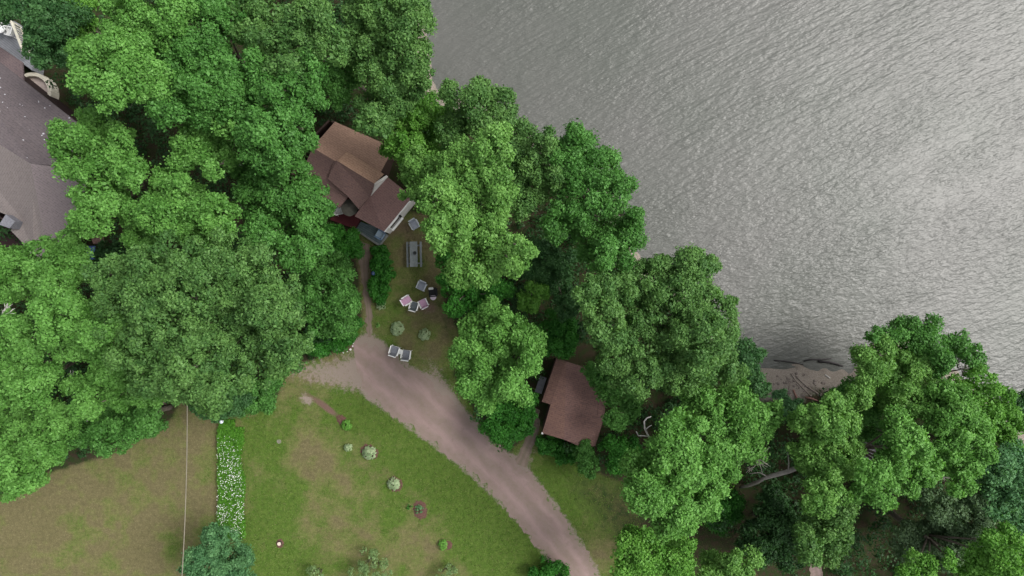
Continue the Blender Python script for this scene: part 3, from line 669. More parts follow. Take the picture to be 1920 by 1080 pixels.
GREYPAINT = plain('grey_deck_edge', (.20,.21,.20), (.15,.16,.15), 5, .8)

def cottage():
    ang = math.atan2(-2.37, 4.01)
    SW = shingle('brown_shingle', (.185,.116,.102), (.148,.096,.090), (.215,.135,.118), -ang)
    NE = shingle('lit_brown_shingle', (.325,.205,.148), (.262,.162,.122), (.365,.240,.175), -ang)  # lit copy of the SW shingle: light on the NE slope put into colour
    NE2 = shingle('lit_brown_shingle_upper', (.360,.228,.158), (.300,.186,.132), (.400,.260,.182), -ang)  # raised NE slope: its brighter light is put into the shingle colour too
    A = P(585.7, 276.7, 4.4); B = P(700.8, 344.8, 4.4)
    c = P(672, 390); root = empty('gabled_cottage', c)
    tag(root, 'gabled cottage with brown shingle roof, white end wall and grey deck', 'cottage')
    rel = lambda pts: [p - c for p in pts]
    roof = MB().slab(rel([A, P(560,338,2.6), P(636.3,389.4,2.6), P(652,369,2.95), P(694,366,3.0), B]), .14).build('roof', SW, root)
    MB().slab(rel([A + Vector((0,0,.002)), B + Vector((0,0,.002)), P(738,277,2.75), P(627.9,228,2.75)]), .14).build('roof', NE, root)
    # raised front half: same ridge, shallower pitch
    E = P(631.5, 301, 4.62); B2 = P(701, 344, 4.62)
    MB().slab(rel([E, P(650.7,284.6,4.35), P(720,326,4.30), B2]), .10).build('roof_upper', NE2, root)
    MB().slab(rel([E, B2, P(693,367,3.75), P(672.5,392,3.15), P(652,368,3.45), P(614.6,335.2,3.65), P(624.3,304.4,4.35)]), .30).build('roof_upper', SW, root)
    # front extension
    ext = [P(692,366.5,3.0), P(725.5,331,3.0), P(773,368.5,2.55), P(719.4,433.9,2.5), P(665.2,405.5,2.6)]
    MB().slab(rel(ext), .13).build('roof_extension', shingle('brown_shingle_front', (.185,.112,.104), (.150,.095,.090), (.215,.134,.120), math.radians(38)), root)
    # gable wall that shows above the extension
    gb = [P(694,366,3.02), P(726,330,3.02), P(702.5,345.5,4.45)]
    mb = MB(); o = (gb[1] - gb[0]).cross(Vector((0, 0, 1))).normalized() * .08
    f = [p + o - c for p in gb]; k = [p - o - c for p in gb]
    mb.add(f + k, [(0, 1, 2), (5, 4, 3), (0, 3, 4, 1), (1, 4, 5, 2), (2, 5, 3, 0)])
    gw = mb.build('gable_wall', WHITE, root)
    q = [gb[0].lerp(gb[1], t) + Vector((0, 0, z)) + o * 1.3 - c for t, z in ((.38, .35), (.62, .35), (.58, .85), (.44, .85))]
    MB().add(q + [p - o * .25 for p in q], [(0, 1, 2, 3), (7, 6, 5, 4), (0, 4, 5, 1), (1, 5, 6, 2), (2, 6, 7, 3), (3, 7, 4, 0)]).build('gable_window', GLASS, gw)
    # walls
    mw = [P(590,290), P(569,341), P(633,386), P(650,366), P(695,366), P(725,331), P(738,292), P(636,243)]
    plan = [(p.x - c.x, p.y - c.y) for p in mw]
    wall_loop(plan[::-1], 0, [2.55, 2.55, 2.7, 2.85, 2.85, 2.5, 2.5, 2.5], .12).build('wall', BROWNW, root)
    # extension walls: the white one faces the picnic table
    e = [P(719.4,433.9,2.5), P(773,368.5,2.55), P(725.5,331,3.0), P(692,366.5,3.0), P(665.2,405.5,2.6)]
    pl = [(p.x - c.x, p.y - c.y) for p in e]
    ctr = Vector((sum(p[0] for p in pl) / 5, sum(p[1] for p in pl) / 5))
    pl = [((Vector(p) - ctr) * .985 + ctr)[:] for p in pl]
    w = wall_loop(pl, 0, [2.36, 2.41, 2.8, 2.8, 2.45], .12).build('white_wall', WHITE, root)
    a, b = Vector((*pl[0], 0)), Vector((*pl[1], 0)); d = (b - a).normalized(); nr = Vector((d.y, -d.x, 0))
    for t, wd in ((.30, .95),):
        m = a.lerp(b, t) + nr * .02 + Vector((0, 0, 1.5)); rz = math.atan2(d.y, d.x)
        MB().box(m, (wd + .16, .10, 1.0), rz).build('window_frame', WHITEP, w)
        MB().box(m + nr * .05, (wd, .06, .86), rz).build('window_pane', GLASS, w)
        MB().box(m + nr * .10 - Vector((0, 0, .56)), (wd + .2, .2, .05), rz).build('window_sill', WHITEP, w)
    MB().box(a.lerp(b, .49) + nr * .10 + Vector((0, 0, 1.9)), (.16, .2, .26), math.atan2(d.y, d.x)).build('wall_lamp', plain('black_metal', (.02,.02,.02)), w)
    MB().tube([a + nr * .05 - d * .02 + Vector((0, 0, 2.34)), b + nr * .05 + Vector((0, 0, 2.38))], .045, 6).build('gutter', WHITEP, root)
    # decks
    dk = [P(666.4,430.3,.32), P(676,416,.32), P(719,430,.32), P(727,441,.32), P(712,460.4,.32)]
    deck = MB().slab(rel(dk), .30).build('deck', GREYDECK, root)
    ed = MB()
    for i, j in ((0, 4), (4, 3)):
        p, q2 = dk[i] - c, dk[j] - c
        dd = (q2 - p); ed.box((p + q2) / 2 + Vector((0, 0, .012)), (dd.length, .13, .05), math.atan2(dd.y, dd.x))
    ed.build('deck_edge', GREYPAINT, deck)
    rd = [P(619,412,.28), P(641,368,.28), P(652,362,.28), P(690,385,.28), P(666.4,429.5,.28)]
    MB().slab(rel(rd), .27).build('red_deck', REDDECK, root)
    FOOT.append([tuple(p[:2]) for p in mw]); FOOT.append([tuple(p[:2]) for p in e]); FOOT.append([tuple(p[:2]) for p in dk]); FOOT.append([tuple(p[:2]) for p in rd])
cottage()

def cabin():
    g = lambda x, y, z: P(x, y, z)
    c = P(1070, 765); root = empty('small_cabin', c)
    tag(root, 'small stepped cabin with reddish brown shingle roof under the trees', 'cabin')
    rel = lambda pts: [p - c for p in pts]
    RS = shingle('reddish_brown_shingle', (.188,.108,.086), (.140,.082,.072), (.225,.132,.104), math.radians(17))
    RS2 = shingle('purple_brown_shingle', (.176,.103,.088), (.132,.080,.073), (.212,.126,.106), math.radians(17))
    rA = g(1061.5, 678, 2.80); rB = g(1070, 736, 2.80); rC = g(1054, 823, 2.80)
    rB = rA.lerp(rC, .45)
    roof = MB().slab(rel([g(1043.3,672.2,2.5), g(1016,753,2.5), g(1032.5,758.5,2.7), g(1016.7,812.2,2.45), rC + (g(1058,824.5,2.76) - rC) * 1.0, rA]), .13).build('roof', RS, root)
    MB().slab(rel([rA + Vector((0, 0, .002)), g(1058,824.5,2.762), g(1084,835.5,2.72), g(1116,837,2.45), g(1133.5,780,2.42), g(1136,744,2.42), g(1124,741,2.5), g(1133,712,2.45), g(1125,699,2.45)]), .13).build('roof', RS2, root)
    pts = [g(1046,678,2.5), g(1020,750,2.5), g(1036,758,2.5), g(1021,808,2.45), g(1082,829,2.6), g(1112,831,2.4), g(1129,779,2.4), g(1131,747,2.4), g(1119,741,2.5), g(1127,714,2.5), g(1119,701,2.5)]
    wall_loop([(p.x - c.x, p.y - c.y) for p in pts], 0, [2.36, 2.36, 2.4, 2.3, 2.5, 2.3, 2.28, 2.28, 2.36, 2.34, 2.34]).build('wall', BROWNW, root)
    cp = P(1017, 812, 2.4) - c
    MB().box((cp.x, cp.y, 2.40), (.12, .12, .12)).build('gutter_end', WHITEP, root)
    st = P(1014, 722, .3) - c
    MB().box((st.x, st.y, .12), (.5, 1.2, .2), math.radians(-18)).build('step', plain('grey_concrete', (.22,.22,.24), (.17,.17,.19)), root)
    FOOT.append([tuple(p[:2]) for p in pts])
cabin()

def grey_house():
    c = P(60, 330); root = empty('grey_roofed_house', c)
    tag(root, 'large house with a mauve-grey hipped roof cut by the left edge', 'house')
    rel = lambda pts: [p - c for p in pts]
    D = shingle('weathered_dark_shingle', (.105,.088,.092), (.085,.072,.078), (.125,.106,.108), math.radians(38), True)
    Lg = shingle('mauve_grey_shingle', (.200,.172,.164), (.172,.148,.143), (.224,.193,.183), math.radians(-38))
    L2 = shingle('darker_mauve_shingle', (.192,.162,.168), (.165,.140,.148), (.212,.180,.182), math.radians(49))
    r0 = P(-150, 178, 6); r1 = P(57.5, 307, 6)
    dk = MB().slab(rel([r0, r1, P(97,310,5.25), P(150,314,4.3), P(165,246,3.2), P(-150,-2,3.2)]), .15).build('roof', D, root)
    MB().slab(rel([r1 + Vector((0,0,.003)), P(88,467,3.4), P(144,405,3.4), P(160,350,3.9), P(150,315,4.3), P(97,311,5.25)]), .15).build('roof', L2, root)
    MB().slab(rel([r1 + Vector((0,0,.001)), r0, P(-150,300,4.2), P(-60,372,4.0), P(10,402,3.9), P(30,415,3.85), P(20,432,3.7), P(42,455,3.45), P(60,500,3.0), P(88,467,3.4)]), .15).build('roof', Lg, root)
    MB().tube(rel([P(143.5,406,3.42), P(88,468.5,3.42)]), .07, 7).build('gutter', plain('dark_gutter', (.03,.027,.027)), root)
    MB().slab(rel([P(147,409,2.9), P(165,430,2.7), P(108,494,2.7), P(91,470,2.9)]), .12).build('porch_roof', L2, root)
    MB().box(P(97, 466, 2.95) - c, (.34, .24, .3), .8).build('vent', plain('black_metal', (.02,.02,.02)), root)
    ch = MB().slab(rel([P(-2,421,4.6), P(11,402,4.6), P(28,415,4.6), P(18,428,4.6)]), 1.6).build('chimney', plain('grey_chimney', (.20,.20,.22), (.11,.11,.13), 12, .9), root)
    MB().slab(rel([P(-150,-20,3.15), P(0,88,3.15), P(42,117,3.15), P(44,152,3.15), P(0,117,3.16), P(-150,2,3.17)]), .12).build('porch_roof', shingle('brown_porch_shingle', (.150,.112,.112), (.122,.094,.098), (.170,.130,.128), math.radians(38)), root)
    w = [P(-140,10,3), P(155,244,3), P(145,395,3), P(88,455,3), P(56,492,3), P(20,425,3), P(-150,300,3)]
    wall_loop([(p.x - c.x, p.y - c.y) for p in w][::-1], 0, [3.1, 2.9, 2.6, 2.9, 3.1, 3.1, 3.0]).build('wall', plain('dark_maroon_siding', (.030,.014,.014), (.020,.011,.011)), root)
    MB().slab(rel([P(-60,420,.3), P(30,420,.3), P(60,500,.3), P(0,520,.3), P(-60,500,.3)]), .28).build('recessed_porch', plain('dark_maroon_deck', (.035,.016,.017), (.025,.013,.013)), root)
    # upper deck and bay terrace
    dz = 1.2
    deck = MB().slab(rel([P(-150,-60,dz), P(-40,0,dz), P(14,33,dz), P(42,52,dz), P(64,110,dz), P(60,132,dz), P(0,88,dz), P(-150,-20,dz)]), 1.15).build('deck', boards('blue_grey_deck_boards', (.30,.31,.335), (.25,.26,.285), math.radians(38)), root)
    rl = MB()
    pr = [P(-40,1,dz) - c, P(14,34,dz) - c, P(41,52,dz) - c, P(63,108,dz) - c]
    for a, b in zip(pr[:-1], pr[1:]):
        d = b - a; rz = math.atan2(d.y, d.x)
        rl.box((a + b) / 2 + Vector((0, 0, .95)), (d.length, .16, .07), rz); rl.box((a + b) / 2 + Vector((0, 0, .15)), (d.length, .06, .05), rz)
        for k in range(int(d.length / .22) + 1): rl.box(a + d * min(1, k * .22 / d.length) + Vector((0, 0, .5)), (.05, .05, .9), rz)
    rl.build('railing', plain('cream_white_paint', (.74,.70,.58), (.64,.60,.48), 6, .6), root)
    o = P(67, 174, .5) - c; n = 26; wl = MB(); rr = 1.22
    pts = [(o.x + rr * math.cos(a), o.y + rr * math.sin(a)) for a in np.linspace(math.radians(150), math.radians(-38), n)]
    MB().lathe([(rr, 0), (rr, .5)], 36, (o.x, o.y, 0)).build('terrace', plain('pinkish_terrace', (.60,.51,.47), (.47,.39,.36), 5, .8), root)
    for i in range(n - 1):
        a = Vector((*pts[i], .75)); b = Vector((*pts[i + 1], .75)); d = b - a
        u = Vector((d.y, -d.x, 0)).normalized() * -.13
        q = [a - u, b - u, b + u, a + u]
        vs = [Vector((p.x, p.y, 0)) for p in q] + [Vector((p.x, p.y, .85)) for p in q]
        wl.add(vs, [(3, 2, 1, 0), (4, 5, 6, 7), (0, 1, 5, 4), (2, 3, 7, 6), (1, 2, 6, 5), (3, 0, 4, 7)])
    wl.build('curved_wall', plain('cream_render', (.76,.72,.60), (.64,.59,.48), 6, .8), root)
    FOOT.append([tuple(p[:2]) for p in w])
    return dz
DZ = grey_house()
undergrowth()

# ------------------------------------------------------------------ garden furniture
def chair_proto(name, label, frame, cushion, loc, rz, group, cat='chair'):
    t = empty(name, loc, rz); tag(t, label, cat, group)         # faces local +y
    s = MB()
    for k in range(5): s.box((0, -.20 + k * .105, .42), (.50, .092, .03), bev=.012)
    s.build('seat', frame, t)
    b = MB()
    for k in range(5): b.box((-.20 + k * .10, -.335, .66), (.085, .03, .46), 0, math.radians(14), bev=.01)
    b.box((0, -.385, .88), (.52, .04, .07), 0, math.radians(14), bev=.015)
    b.build('backrest', frame, t)
    for sx in (-1, 1):
        MB().box((sx * .29, -.03, .63), (.075, .56, .035), bev=.03).build('armrest', frame, t)
        for sy in (-1, 1):
            MB().tube([(sx * .275, sy * .22, .62 if sy > 0 else .60), (sx * .29, sy * .25, 0)], [.024, .02], 6).build('leg', frame, t)
    if cushion:
        MB().box((0, .015, .462), (.45, .48, .055), bev=.05).build('cushion', cushion, t)
        MB().box((0, -.295, .66), (.44, .05, .40), 0, math.radians(14), bev=.02).build('back_cushion', cushion, t)
    return t
def face(x, y, tx, ty):
    return math.atan2(-(ty - y), tx - x) - PI / 2
GREYC = plain('blue_grey_fabric', (.28,.30,.35), (.22,.24,.28), 8, .9)
PINK = plain('pink_fabric', (.50,.31,.43), (.42,.26,.37), 8, .9)
LGREY = plain('pale_grey_plastic', (.52,.55,.58), (.44,.47,.50), 6, .5)
SLATE = plain('slate_fabric', (.10,.12,.13), (.075,.09,.10), 8, .9)
BLACK = plain('black_fabric', (.012,.012,.014), (.02,.02,.022), 8, .8)
BLUE = plain('faded_blue_plastic', (.16,.24,.36), (.12,.19,.30), 6, .5)
RING = 'garden chairs around the fire spot'
fx, fy = 789, 552
chair_proto('garden_chair', 'pale blue-grey garden chair nearest the picnic table in the chair ring', LGREY, GREYC, P(791.8, 537), face(791.8, 537, fx - 4, fy), RING)
pk = chair_proto('garden_chair', 'pink cushioned white chair left in the ring, beside the white chair with a slate seat', WHITEP, PINK, P(765.4, 562.5), face(765.4, 562.5, fx, fy - 4), RING)
p2 = copy_tree(pk); p2.location = P(795.3, 567.9); p2.rotation_euler = (0, 0, face(795.3, 567.9, 785, fy - 6)); p2['label'] = 'pink cushioned white chair close to the black chair'
chair_proto('garden_chair', 'white chair with a slate seat between the two pink ones', WHITEP, SLATE, P(778.3, 572.7), face(778.3, 572.7, fx - 5, fy), RING)
bl = chair_proto('garden_chair', 'black garden chair at the dark tree, a pale cushion at its head', BLACK, BLACK, P(812, 548), face(812, 548, 780, 551), RING)
MB().box((.27, .05, .67), (.16, .34, .06), bev=.04).build('arm_cushion', plain('cream_fabric', (.70,.70,.66)), bl)
st = empty('side_table', P(813.5, 557)); tag(st, 'small pinkish white side table beside the black chair', 'table')
MB().lathe([(.19, .42), (.215, .43), (.215, .455), (.19, .465)], 16).build('table_top', plain('pinkish_white_plastic', (.66,.55,.62), (.58,.48,.55)), st)
for k in range(3): MB().tube([(.13 * math.cos(k * 2.1), .13 * math.sin(k * 2.1), .42), (.17 * math.cos(k * 2.1), .17 * math.sin(k * 2.1), 0)], .02, 6).build('leg', WHITEP, st)
chair_proto('garden_chair', 'blue-grey garden chair half hidden under the big yellow-green tree by the white wall', LGREY, GREYC, P(779.5, 423), math.radians(-150), None)
pr = 'white chairs side by side at the drive head'
w1 = chair_proto('garden_chair', 'left one of two white chairs with grey seats at the drive head', WHITEP, plain('grey_seat_fabric', (.20,.21,.24), (.15,.16,.18), 9, .9), P(742, 655.5), math.radians(-18), pr)
w2 = copy_tree(w1); w2.location = P(763.5, 662.8); w2.rotation_euler = (0, 0, math.radians(-8)); w2['label'] = 'right one of two white chairs with grey seats at the drive head'
for o in (w1, w2): o.scale = (1.08, 1.08, 1)
t = empty('side_table', P(753, 658.6), math.radians(-14)); tag(t, 'small white table between the two white chairs', 'table')
MB().box((0, 0, .44), (.34, .34, .03), bev=.05).build('table_top', WHITEP, t)
for sx in (-1, 1):
    for sy in (-1, 1): MB().tube([(sx * .13, sy * .13, .43), (sx * .15, sy * .15, 0)], .018, 6).build('leg', WHITEP, t)

def picnic():
    t = empty('picnic_table', P(778.3, 477.5, 0), math.radians(1)); tag(t, 'weathered grey picnic table with two benches on the lawn', 'picnic table')
    W = plain('weathered_grey_wood', (.20,.22,.222), (.145,.165,.168), 7, .85, .2, .3)
    for k in range(5): pass
    m = MB()
    for k in range(5): m.box((-.22 + k * .11, 0, .74), (.102, 1.78, .04))
    m.build('tabletop', W, t)
    for s in (-1, 1):
        m = MB()
        m.box((s * .475, 0, .44), (.14, 1.80, .045), bev=.01)
        m.build('bench', W, t)
        for y in (-.62, .62):
            MB().tube([(s * .16, y, .72), (s * .52, y, 0)], .045, 4).build('leg', W, t)
    for y in (-.66, .66):
        MB().box((0, y, .40), (1.06, .045, .09)).build('crossbar', W, t)
    MB().tube([(0, -.62, .41), (0, -.1, .70)], .03, 4).build('brace', W, t); MB().tube([(0, .62, .41), (0, .1, .70)], .03, 4).build('brace', W, t)
picnic()
q = P(778.3, 474.5, .76)
tag(MB().lathe([(.07, 0), (.11, .02), (.125, .09), (.11, .10), (.09, .06)], 16, q).build('dark_bowl', plain('dark_iron', (.035,.04,.04))), 'dark round bowl in the middle of the picnic table', 'bowl')

def parasol():
    t = empty('patio_umbrella', Vector((*P(656.5, 390, 1.8)[:2], .28))); tag(t, 'dark brown-grey round parasol in the corner over the red deck', 'parasol')
    n = 8; r = .60; vs = [(0, 0, 1.95)]; fs = []; ring = []
    for j, (q, z) in enumerate(((.5, 1.86), (1.0, 1.70))):
        for k in range(n * 2):
            a = 2 * PI * k / (n * 2); rr = r * q * (1 if k % 2 == 0 else .955); vs.append((rr * math.cos(a), rr * math.sin(a), z - (0 if k % 2 == 0 else -.015)))
    m = n * 2
    for k in range(m):
        fs.append((0, 1 + k, 1 + (k + 1) % m)); fs.append((1 + k, 1 + m + k, 1 + m + (k + 1) % m, 1 + (k + 1) % m))
    k0 = len(vs); vs += [(v[0], v[1], v[2] - .02) for v in vs[:]]; fs += [tuple(i + k0 for i in f[::-1]) for f in fs[:]]
    for k in range(m): fs.append((1 + m + k, k0 + 1 + m + k, k0 + 1 + m + (k + 1) % m, 1 + m + (k + 1) % m))
    MB().add(vs, fs).build('canopy', plain('brown_grey_canvas', (.105,.098,.080), (.075,.070,.058), 5, .85), t)
    MB().tube([(0, 0, 0), (0, 0, 1.98)], .02, 8).build('pole', plain('dark_pole', (.05,.045,.04)), t)
    MB().lathe([(.22, 0), (.22, .05), (.05, .09)], 16).build('base', plain('black_metal', (.02,.02,.02)), t)
parasol()
dc = 'white chairs on the red deck'
d1 = chair_proto('garden_chair', 'white chair on the red deck at the left side of the parasol', WHITEP, None, P(639, 396, .28), math.radians(-75), dc)
d2 = copy_tree(d1); d2.location = P(669.5, 382.5, .28); d2.rotation_euler = (0, 0, math.radians(150)); d2['label'] = 'white chair between the parasol and the cottage extension'
d3 = chair_proto('deck_chair', 'faded blue chair on the grey deck below the roof corner', BLUE, plain('pale_blue_fabric', (.42,.52,.60), (.30,.40,.50), 9), P(714.5, 440.5, .32), math.radians(60), None)

# white table set on the deck of the large house
rt = empty('round_table', P(12.5, 57.5, DZ)); tag(rt, 'round white table on the deck of the grey-roofed house', 'table')
MB().lathe([(.42, .70), (.46, .715), (.46, .74), (.42, .75)], 28).build('table_top', WHITEP, rt)
MB().tube([(0, 0, 0), (0, 0, .71)], .05, 8).build('pedestal', WHITEP, rt)
MB().lathe([(.28, 0), (.28, .03), (.06, .07)], 16).build('base', WHITEP, rt)
chair_proto('garden_chair', 'white slatted chair beside the round table on the deck', WHITEP, None, P(28.5, 64, DZ), math.radians(75), None)

# blue tarp and crate in the gap beside the large house
tp = empty('tarp_pile', P(163, 474)); tag(tp, 'blue tarp over a low pile beside the grey-roofed house', 'tarp')
mb = MB(); n = 9; vs = []
for i in range(n):
    for j in range(n):
        u, v = i / (n - 1) * 2 - 1, j / (n - 1) * 2 - 1; e = max(abs(u), abs(v))
        vs.append((u * .62, v * .5, .02 + (.55 + random.uniform(-.04, .04)) * (1 - e ** 4)))
mb.add(vs, [(i * n + j, (i + 1) * n + j, (i + 1) * n + j + 1, i * n + j + 1) for i in range(n - 1) for j in range(n - 1)])
mb.build('tarp', plain('blue_tarp', (.11,.19,.42), (.08,.14,.34), 5, .5), tp, True)
cr = empty('wooden_crate', P(187, 448), .3); tag(cr, 'pinkish brown wooden crate in the dark gap above the blue tarp', 'crate')
m = MB()
for k in range(4): m.box((-.24 + k * .16, 0, .42), (.145, .62, .03))
m.build('lid', plain('pinkish_wood', (.26,.16,.14), (.20,.12,.10)), cr)
m = MB()
for s in (-1, 1): m.box((s * .29, 0, .2), (.03, .6, .4)); m.box((0, s * .285, .2), (.55, .03, .4))
m.build('sides', plain('pinkish_wood', (.26,.16,.14)), cr)

# ------------------------------------------------------------------ small plants on the lawn
MULCH = plain('red_brown_mulch', (.135,.070,.056), (.065,.038,.032), 18, .95, .1, .5)
STONE = plain('pale_stone', (.46,.43,.40), (.33,.30,.28), 9, .85)
HG = 'small plants set in mulch along the lawn'
def rosette(name, label, x, y, rpx, kind, group=HG, n=90, h=.45, cat='plant', asp=.55):
    c = P(x, y); r = rpx / F * HC; t = R.uniform(0, 2 * PI, n); q = np.sqrt(R.uniform(.02, 1, n))
    pos = np.stack([c.x + q * r * np.cos(t), c.y + q * r * np.sin(t), .06 + h * (1 - .75 * q * q) + R.normal(0, .02, n)], 1)
    nn = np.stack([np.cos(t) * q * .8, np.sin(t) * q * .8, np.ones(n)], 1) + R.normal(scale=.22, size=(n, 3)); nn /= np.linalg.norm(nn, axis=1)[:, None]
    pos -= np.array([c.x, c.y, 0])
    root = empty(name, c); tag(root, label, cat, group)
    leaf_mesh('leaves', pos, nn, r * .52 * R.uniform(.7, 1.2, n), R.normal(.5, .3, n), leaf_mat(kind), root, asp)
    mb = MB()
    for k in range(9):
        a = k * .7; mb.tube([(0, 0, 0), (r * .3 * math.cos(a), r * .3 * math.sin(a), h * .5), (r * .65 * math.cos(a), r * .65 * math.sin(a), h * .62)], [.012, .01, .006], 5)
    mb.build('stems', leaf_mat('sat'), root)
def mulch(x, y, rx, ry, rot, label, z=.03):
    c = P(x, y); n = 40; m = MB(); k = HC / F; vs = [(c.x, c.y, z + .03)]
    for j, q in enumerate((.55, 1.0)):
        for i in range(n):
            a = 2 * PI * i / n; w = q * (1 + (random.uniform(-.14, .14) if j else 0))
            u, v = rx * w * math.cos(a) * k, ry * w * math.sin(a) * k; b = math.radians(-rot)
            vs.append((c.x + u * math.cos(b) - v * math.sin(b), c.y + u * math.sin(b) + v * math.cos(b), z + .02 if j == 0 else -.01))
    fs = [(0, 1 + i, 1 + (i + 1) % n) for i in range(n)] + [(1 + i, 1 + n + i, 1 + n + (i + 1) % n, 1 + (i + 1) % n) for i in range(n)]
    tag(m.add(vs, fs).build('mulch_bed', MULCH), label, 'mulch', 'mulch beds in the lawn', 'structure')
mulch(692, 848, 19, 15, 30, 'reddish mulch ring around the pale plant in mid lawn')
mulch(741, 908, 16, 15, 40, 'reddish mulch ring around the second pale plant')
mulch(788, 956, 14, 20, -10, 'wide reddish mulch oval with a nearly bare plant')
mulch(840, 1022, 9, 9, 0, 'small mulch patch beside the lime plant near the bottom')
mulch(641, 788, 13, 9, 50, 'dark mulch patch beside the lime plant near the drive')
mulch(648, 652, 18, 9, -25, 'reddish mulch patch edged with white stones at the drive head')
rosette('lawn_plant', 'lime green plant nearest the drive in the row of lawn plants', 651, 796, 10, 'lime')
rosette('lawn_plant', 'tiny pale green plant below the lime one in the lawn row', 654, 838, 8, 'pale')
rosette('lawn_plant', 'large pale-topped plant in mulch, third along the lawn row', 693, 848, 13, 'pale', n=120)
rosette('lawn_plant', 'pale variegated plant in mulch facing the middle of the drive', 738.5, 906, 12, 'pale', n=120)
rosette('lawn_plant', 'thin green plant in the wide mulch oval', 786, 954, 9, 'blue', n=45, h=.3)
rosette('lawn_plant', 'tiny dark green plant at the left side of the wide mulch oval', 767, 949, 6, 'sat', n=30, h=.2)
rosette('lawn_plant', 'lime green plant near the bottom edge with a small mulch patch', 831, 1020, 10, 'lime', n=70)
YG = 'pale plants on the yard lawn'
rosette('lawn_plant', 'larger pale silvery plant above the two white chairs', 745.6, 616, 13, 'pale', YG, 130, .55)
rosette('lawn_plant', 'smaller pale silvery plant on the yard lawn, right of the larger one', 796.5, 627, 11.5, 'pale', YG, 110, .5)
rosette('lawn_plant', 'pale plant at the lower end of the green leaf bed by the path', 715.5, 572.5, 9, 'pale', YG, 80, .4)
rosette('lawn_plant', 'tiny yellowish plant beside the lower end of the dirt path', 708.5, 609.5, 5, 'olive', YG, 30, .2)
def stone(x, y, r, label, mat=STONE, group=None, name='stone', flat=.5, h=0):
    m = MB(); c = P(x, y); vs = []; n = 9
    prof = [(.85, 0), (1, .35), (.8, .8), (.35, 1)]
    for q, z in prof:
        for k in range(n): vs.append((c.x + r * q * random.uniform(.85, 1.12) * math.cos(2 * PI * k / n), c.y + r * q * random.uniform(.85, 1.12) * math.sin(2 * PI * k / n), -.02 + h + z * r * flat * 1.2))
    fs = [(i * n + k, i * n + (k + 1) % n, (i + 1) * n + (k + 1) % n, (i + 1) * n + k) for i in range(3) for k in range(n)] + [tuple(3 * n + k for k in range(n))]
    return tag(m.add(vs, fs).build(name, mat), label, 'stone' if name == 'stone' else name.replace('_', ' '), group)
sx = [(632,657),(637,660),(644,661),(651,659),(657,655),(661,649),(662,643)]
for x, y in sx:
    stone(x, y, random.uniform(.06, .10), 'small white stone edging the mulch patch at the drive head', plain('white_stone', (.62,.60,.58), (.5,.48,.46)), 'white edging stones at the drive head')
stone(523, 828, .20, 'flat dull stone sunk in the lawn right of the daisy strip', plain('lawn_stone', (.21,.20,.165), (.15,.145,.11), 9, .9), None, 'stone', .12)
stone(559, 746, .16, 'pale bare stone near the mulch strip at the lawn top', STONE, None, 'stone', .10)
sm = empty('tree_stump', P(525, 1018)); tag(sm, 'small cut tree stump with a pale top in the left lawn', 'stump')
MB().lathe([(.20, -.03), (.16, .05), (.14, .18)], 14).build('bark', plain('dark_bark', (.06,.045,.035)), sm)
MB().lathe([(.13, .182), (.13, .20), (.05, .205)], 14).build('cut_face', plain('pale_cut_wood', (.60,.50,.42), (.48,.39,.32), 12), sm)
mulch(525, 1019, 8, 10, 0, 'bare ring of soil around the cut stump', .012)
s2 = empty('tree_stump', P(309, 752)); tag(s2, 'pinkish old stump at the lawn edge beside the cable', 'stump')
MB().lathe([(.30, -.03), (.24, .08), (.20, .24)], 14).build('bark', plain('pinkish_bark', (.22,.14,.12), (.14,.09,.08)), s2)
MB().lathe([(.19, .242), (.19, .26), (.06, .265)], 14).build('cut_face', plain('pinkish_cut_wood', (.36,.25,.24), (.26,.17,.16), 12), s2)
ln = empty('garden_lantern', P(422.5, 787.5)); tag(ln, 'small white garden lantern at the top of the daisy strip', 'lantern')
MB().tube([(0, 0, -.03), (0, 0, .55)], .018, 6).build('post', plain('black_metal', (.02,.02,.02)), ln)
MB().lathe([(.09, .5), (.12, .62), (.12, .72), (.05, .80)], 12).build('lamp_head', plain('white_enamel', (.72,.78,.82), (.62,.70,.76)), ln)
orn = empty('garden_ornament', P(704.5, 513)); tag(orn, 'small dark blue ornament ball among the green leaf bed', 'ornament')
MB().lathe([(.05, 0), (.07, .75), (.12, .80)], 10).build('stand', plain('black_metal', (.02,.02,.02)), orn)
MB().lathe([(.04, .80), (.12, .86), (.15, .95), (.12, 1.04), (.03, 1.1)], 14).build('ball', plain('dark_blue_glass', (.04,.07,.16), (.03,.05,.12), 4, .15, .6), orn, True)

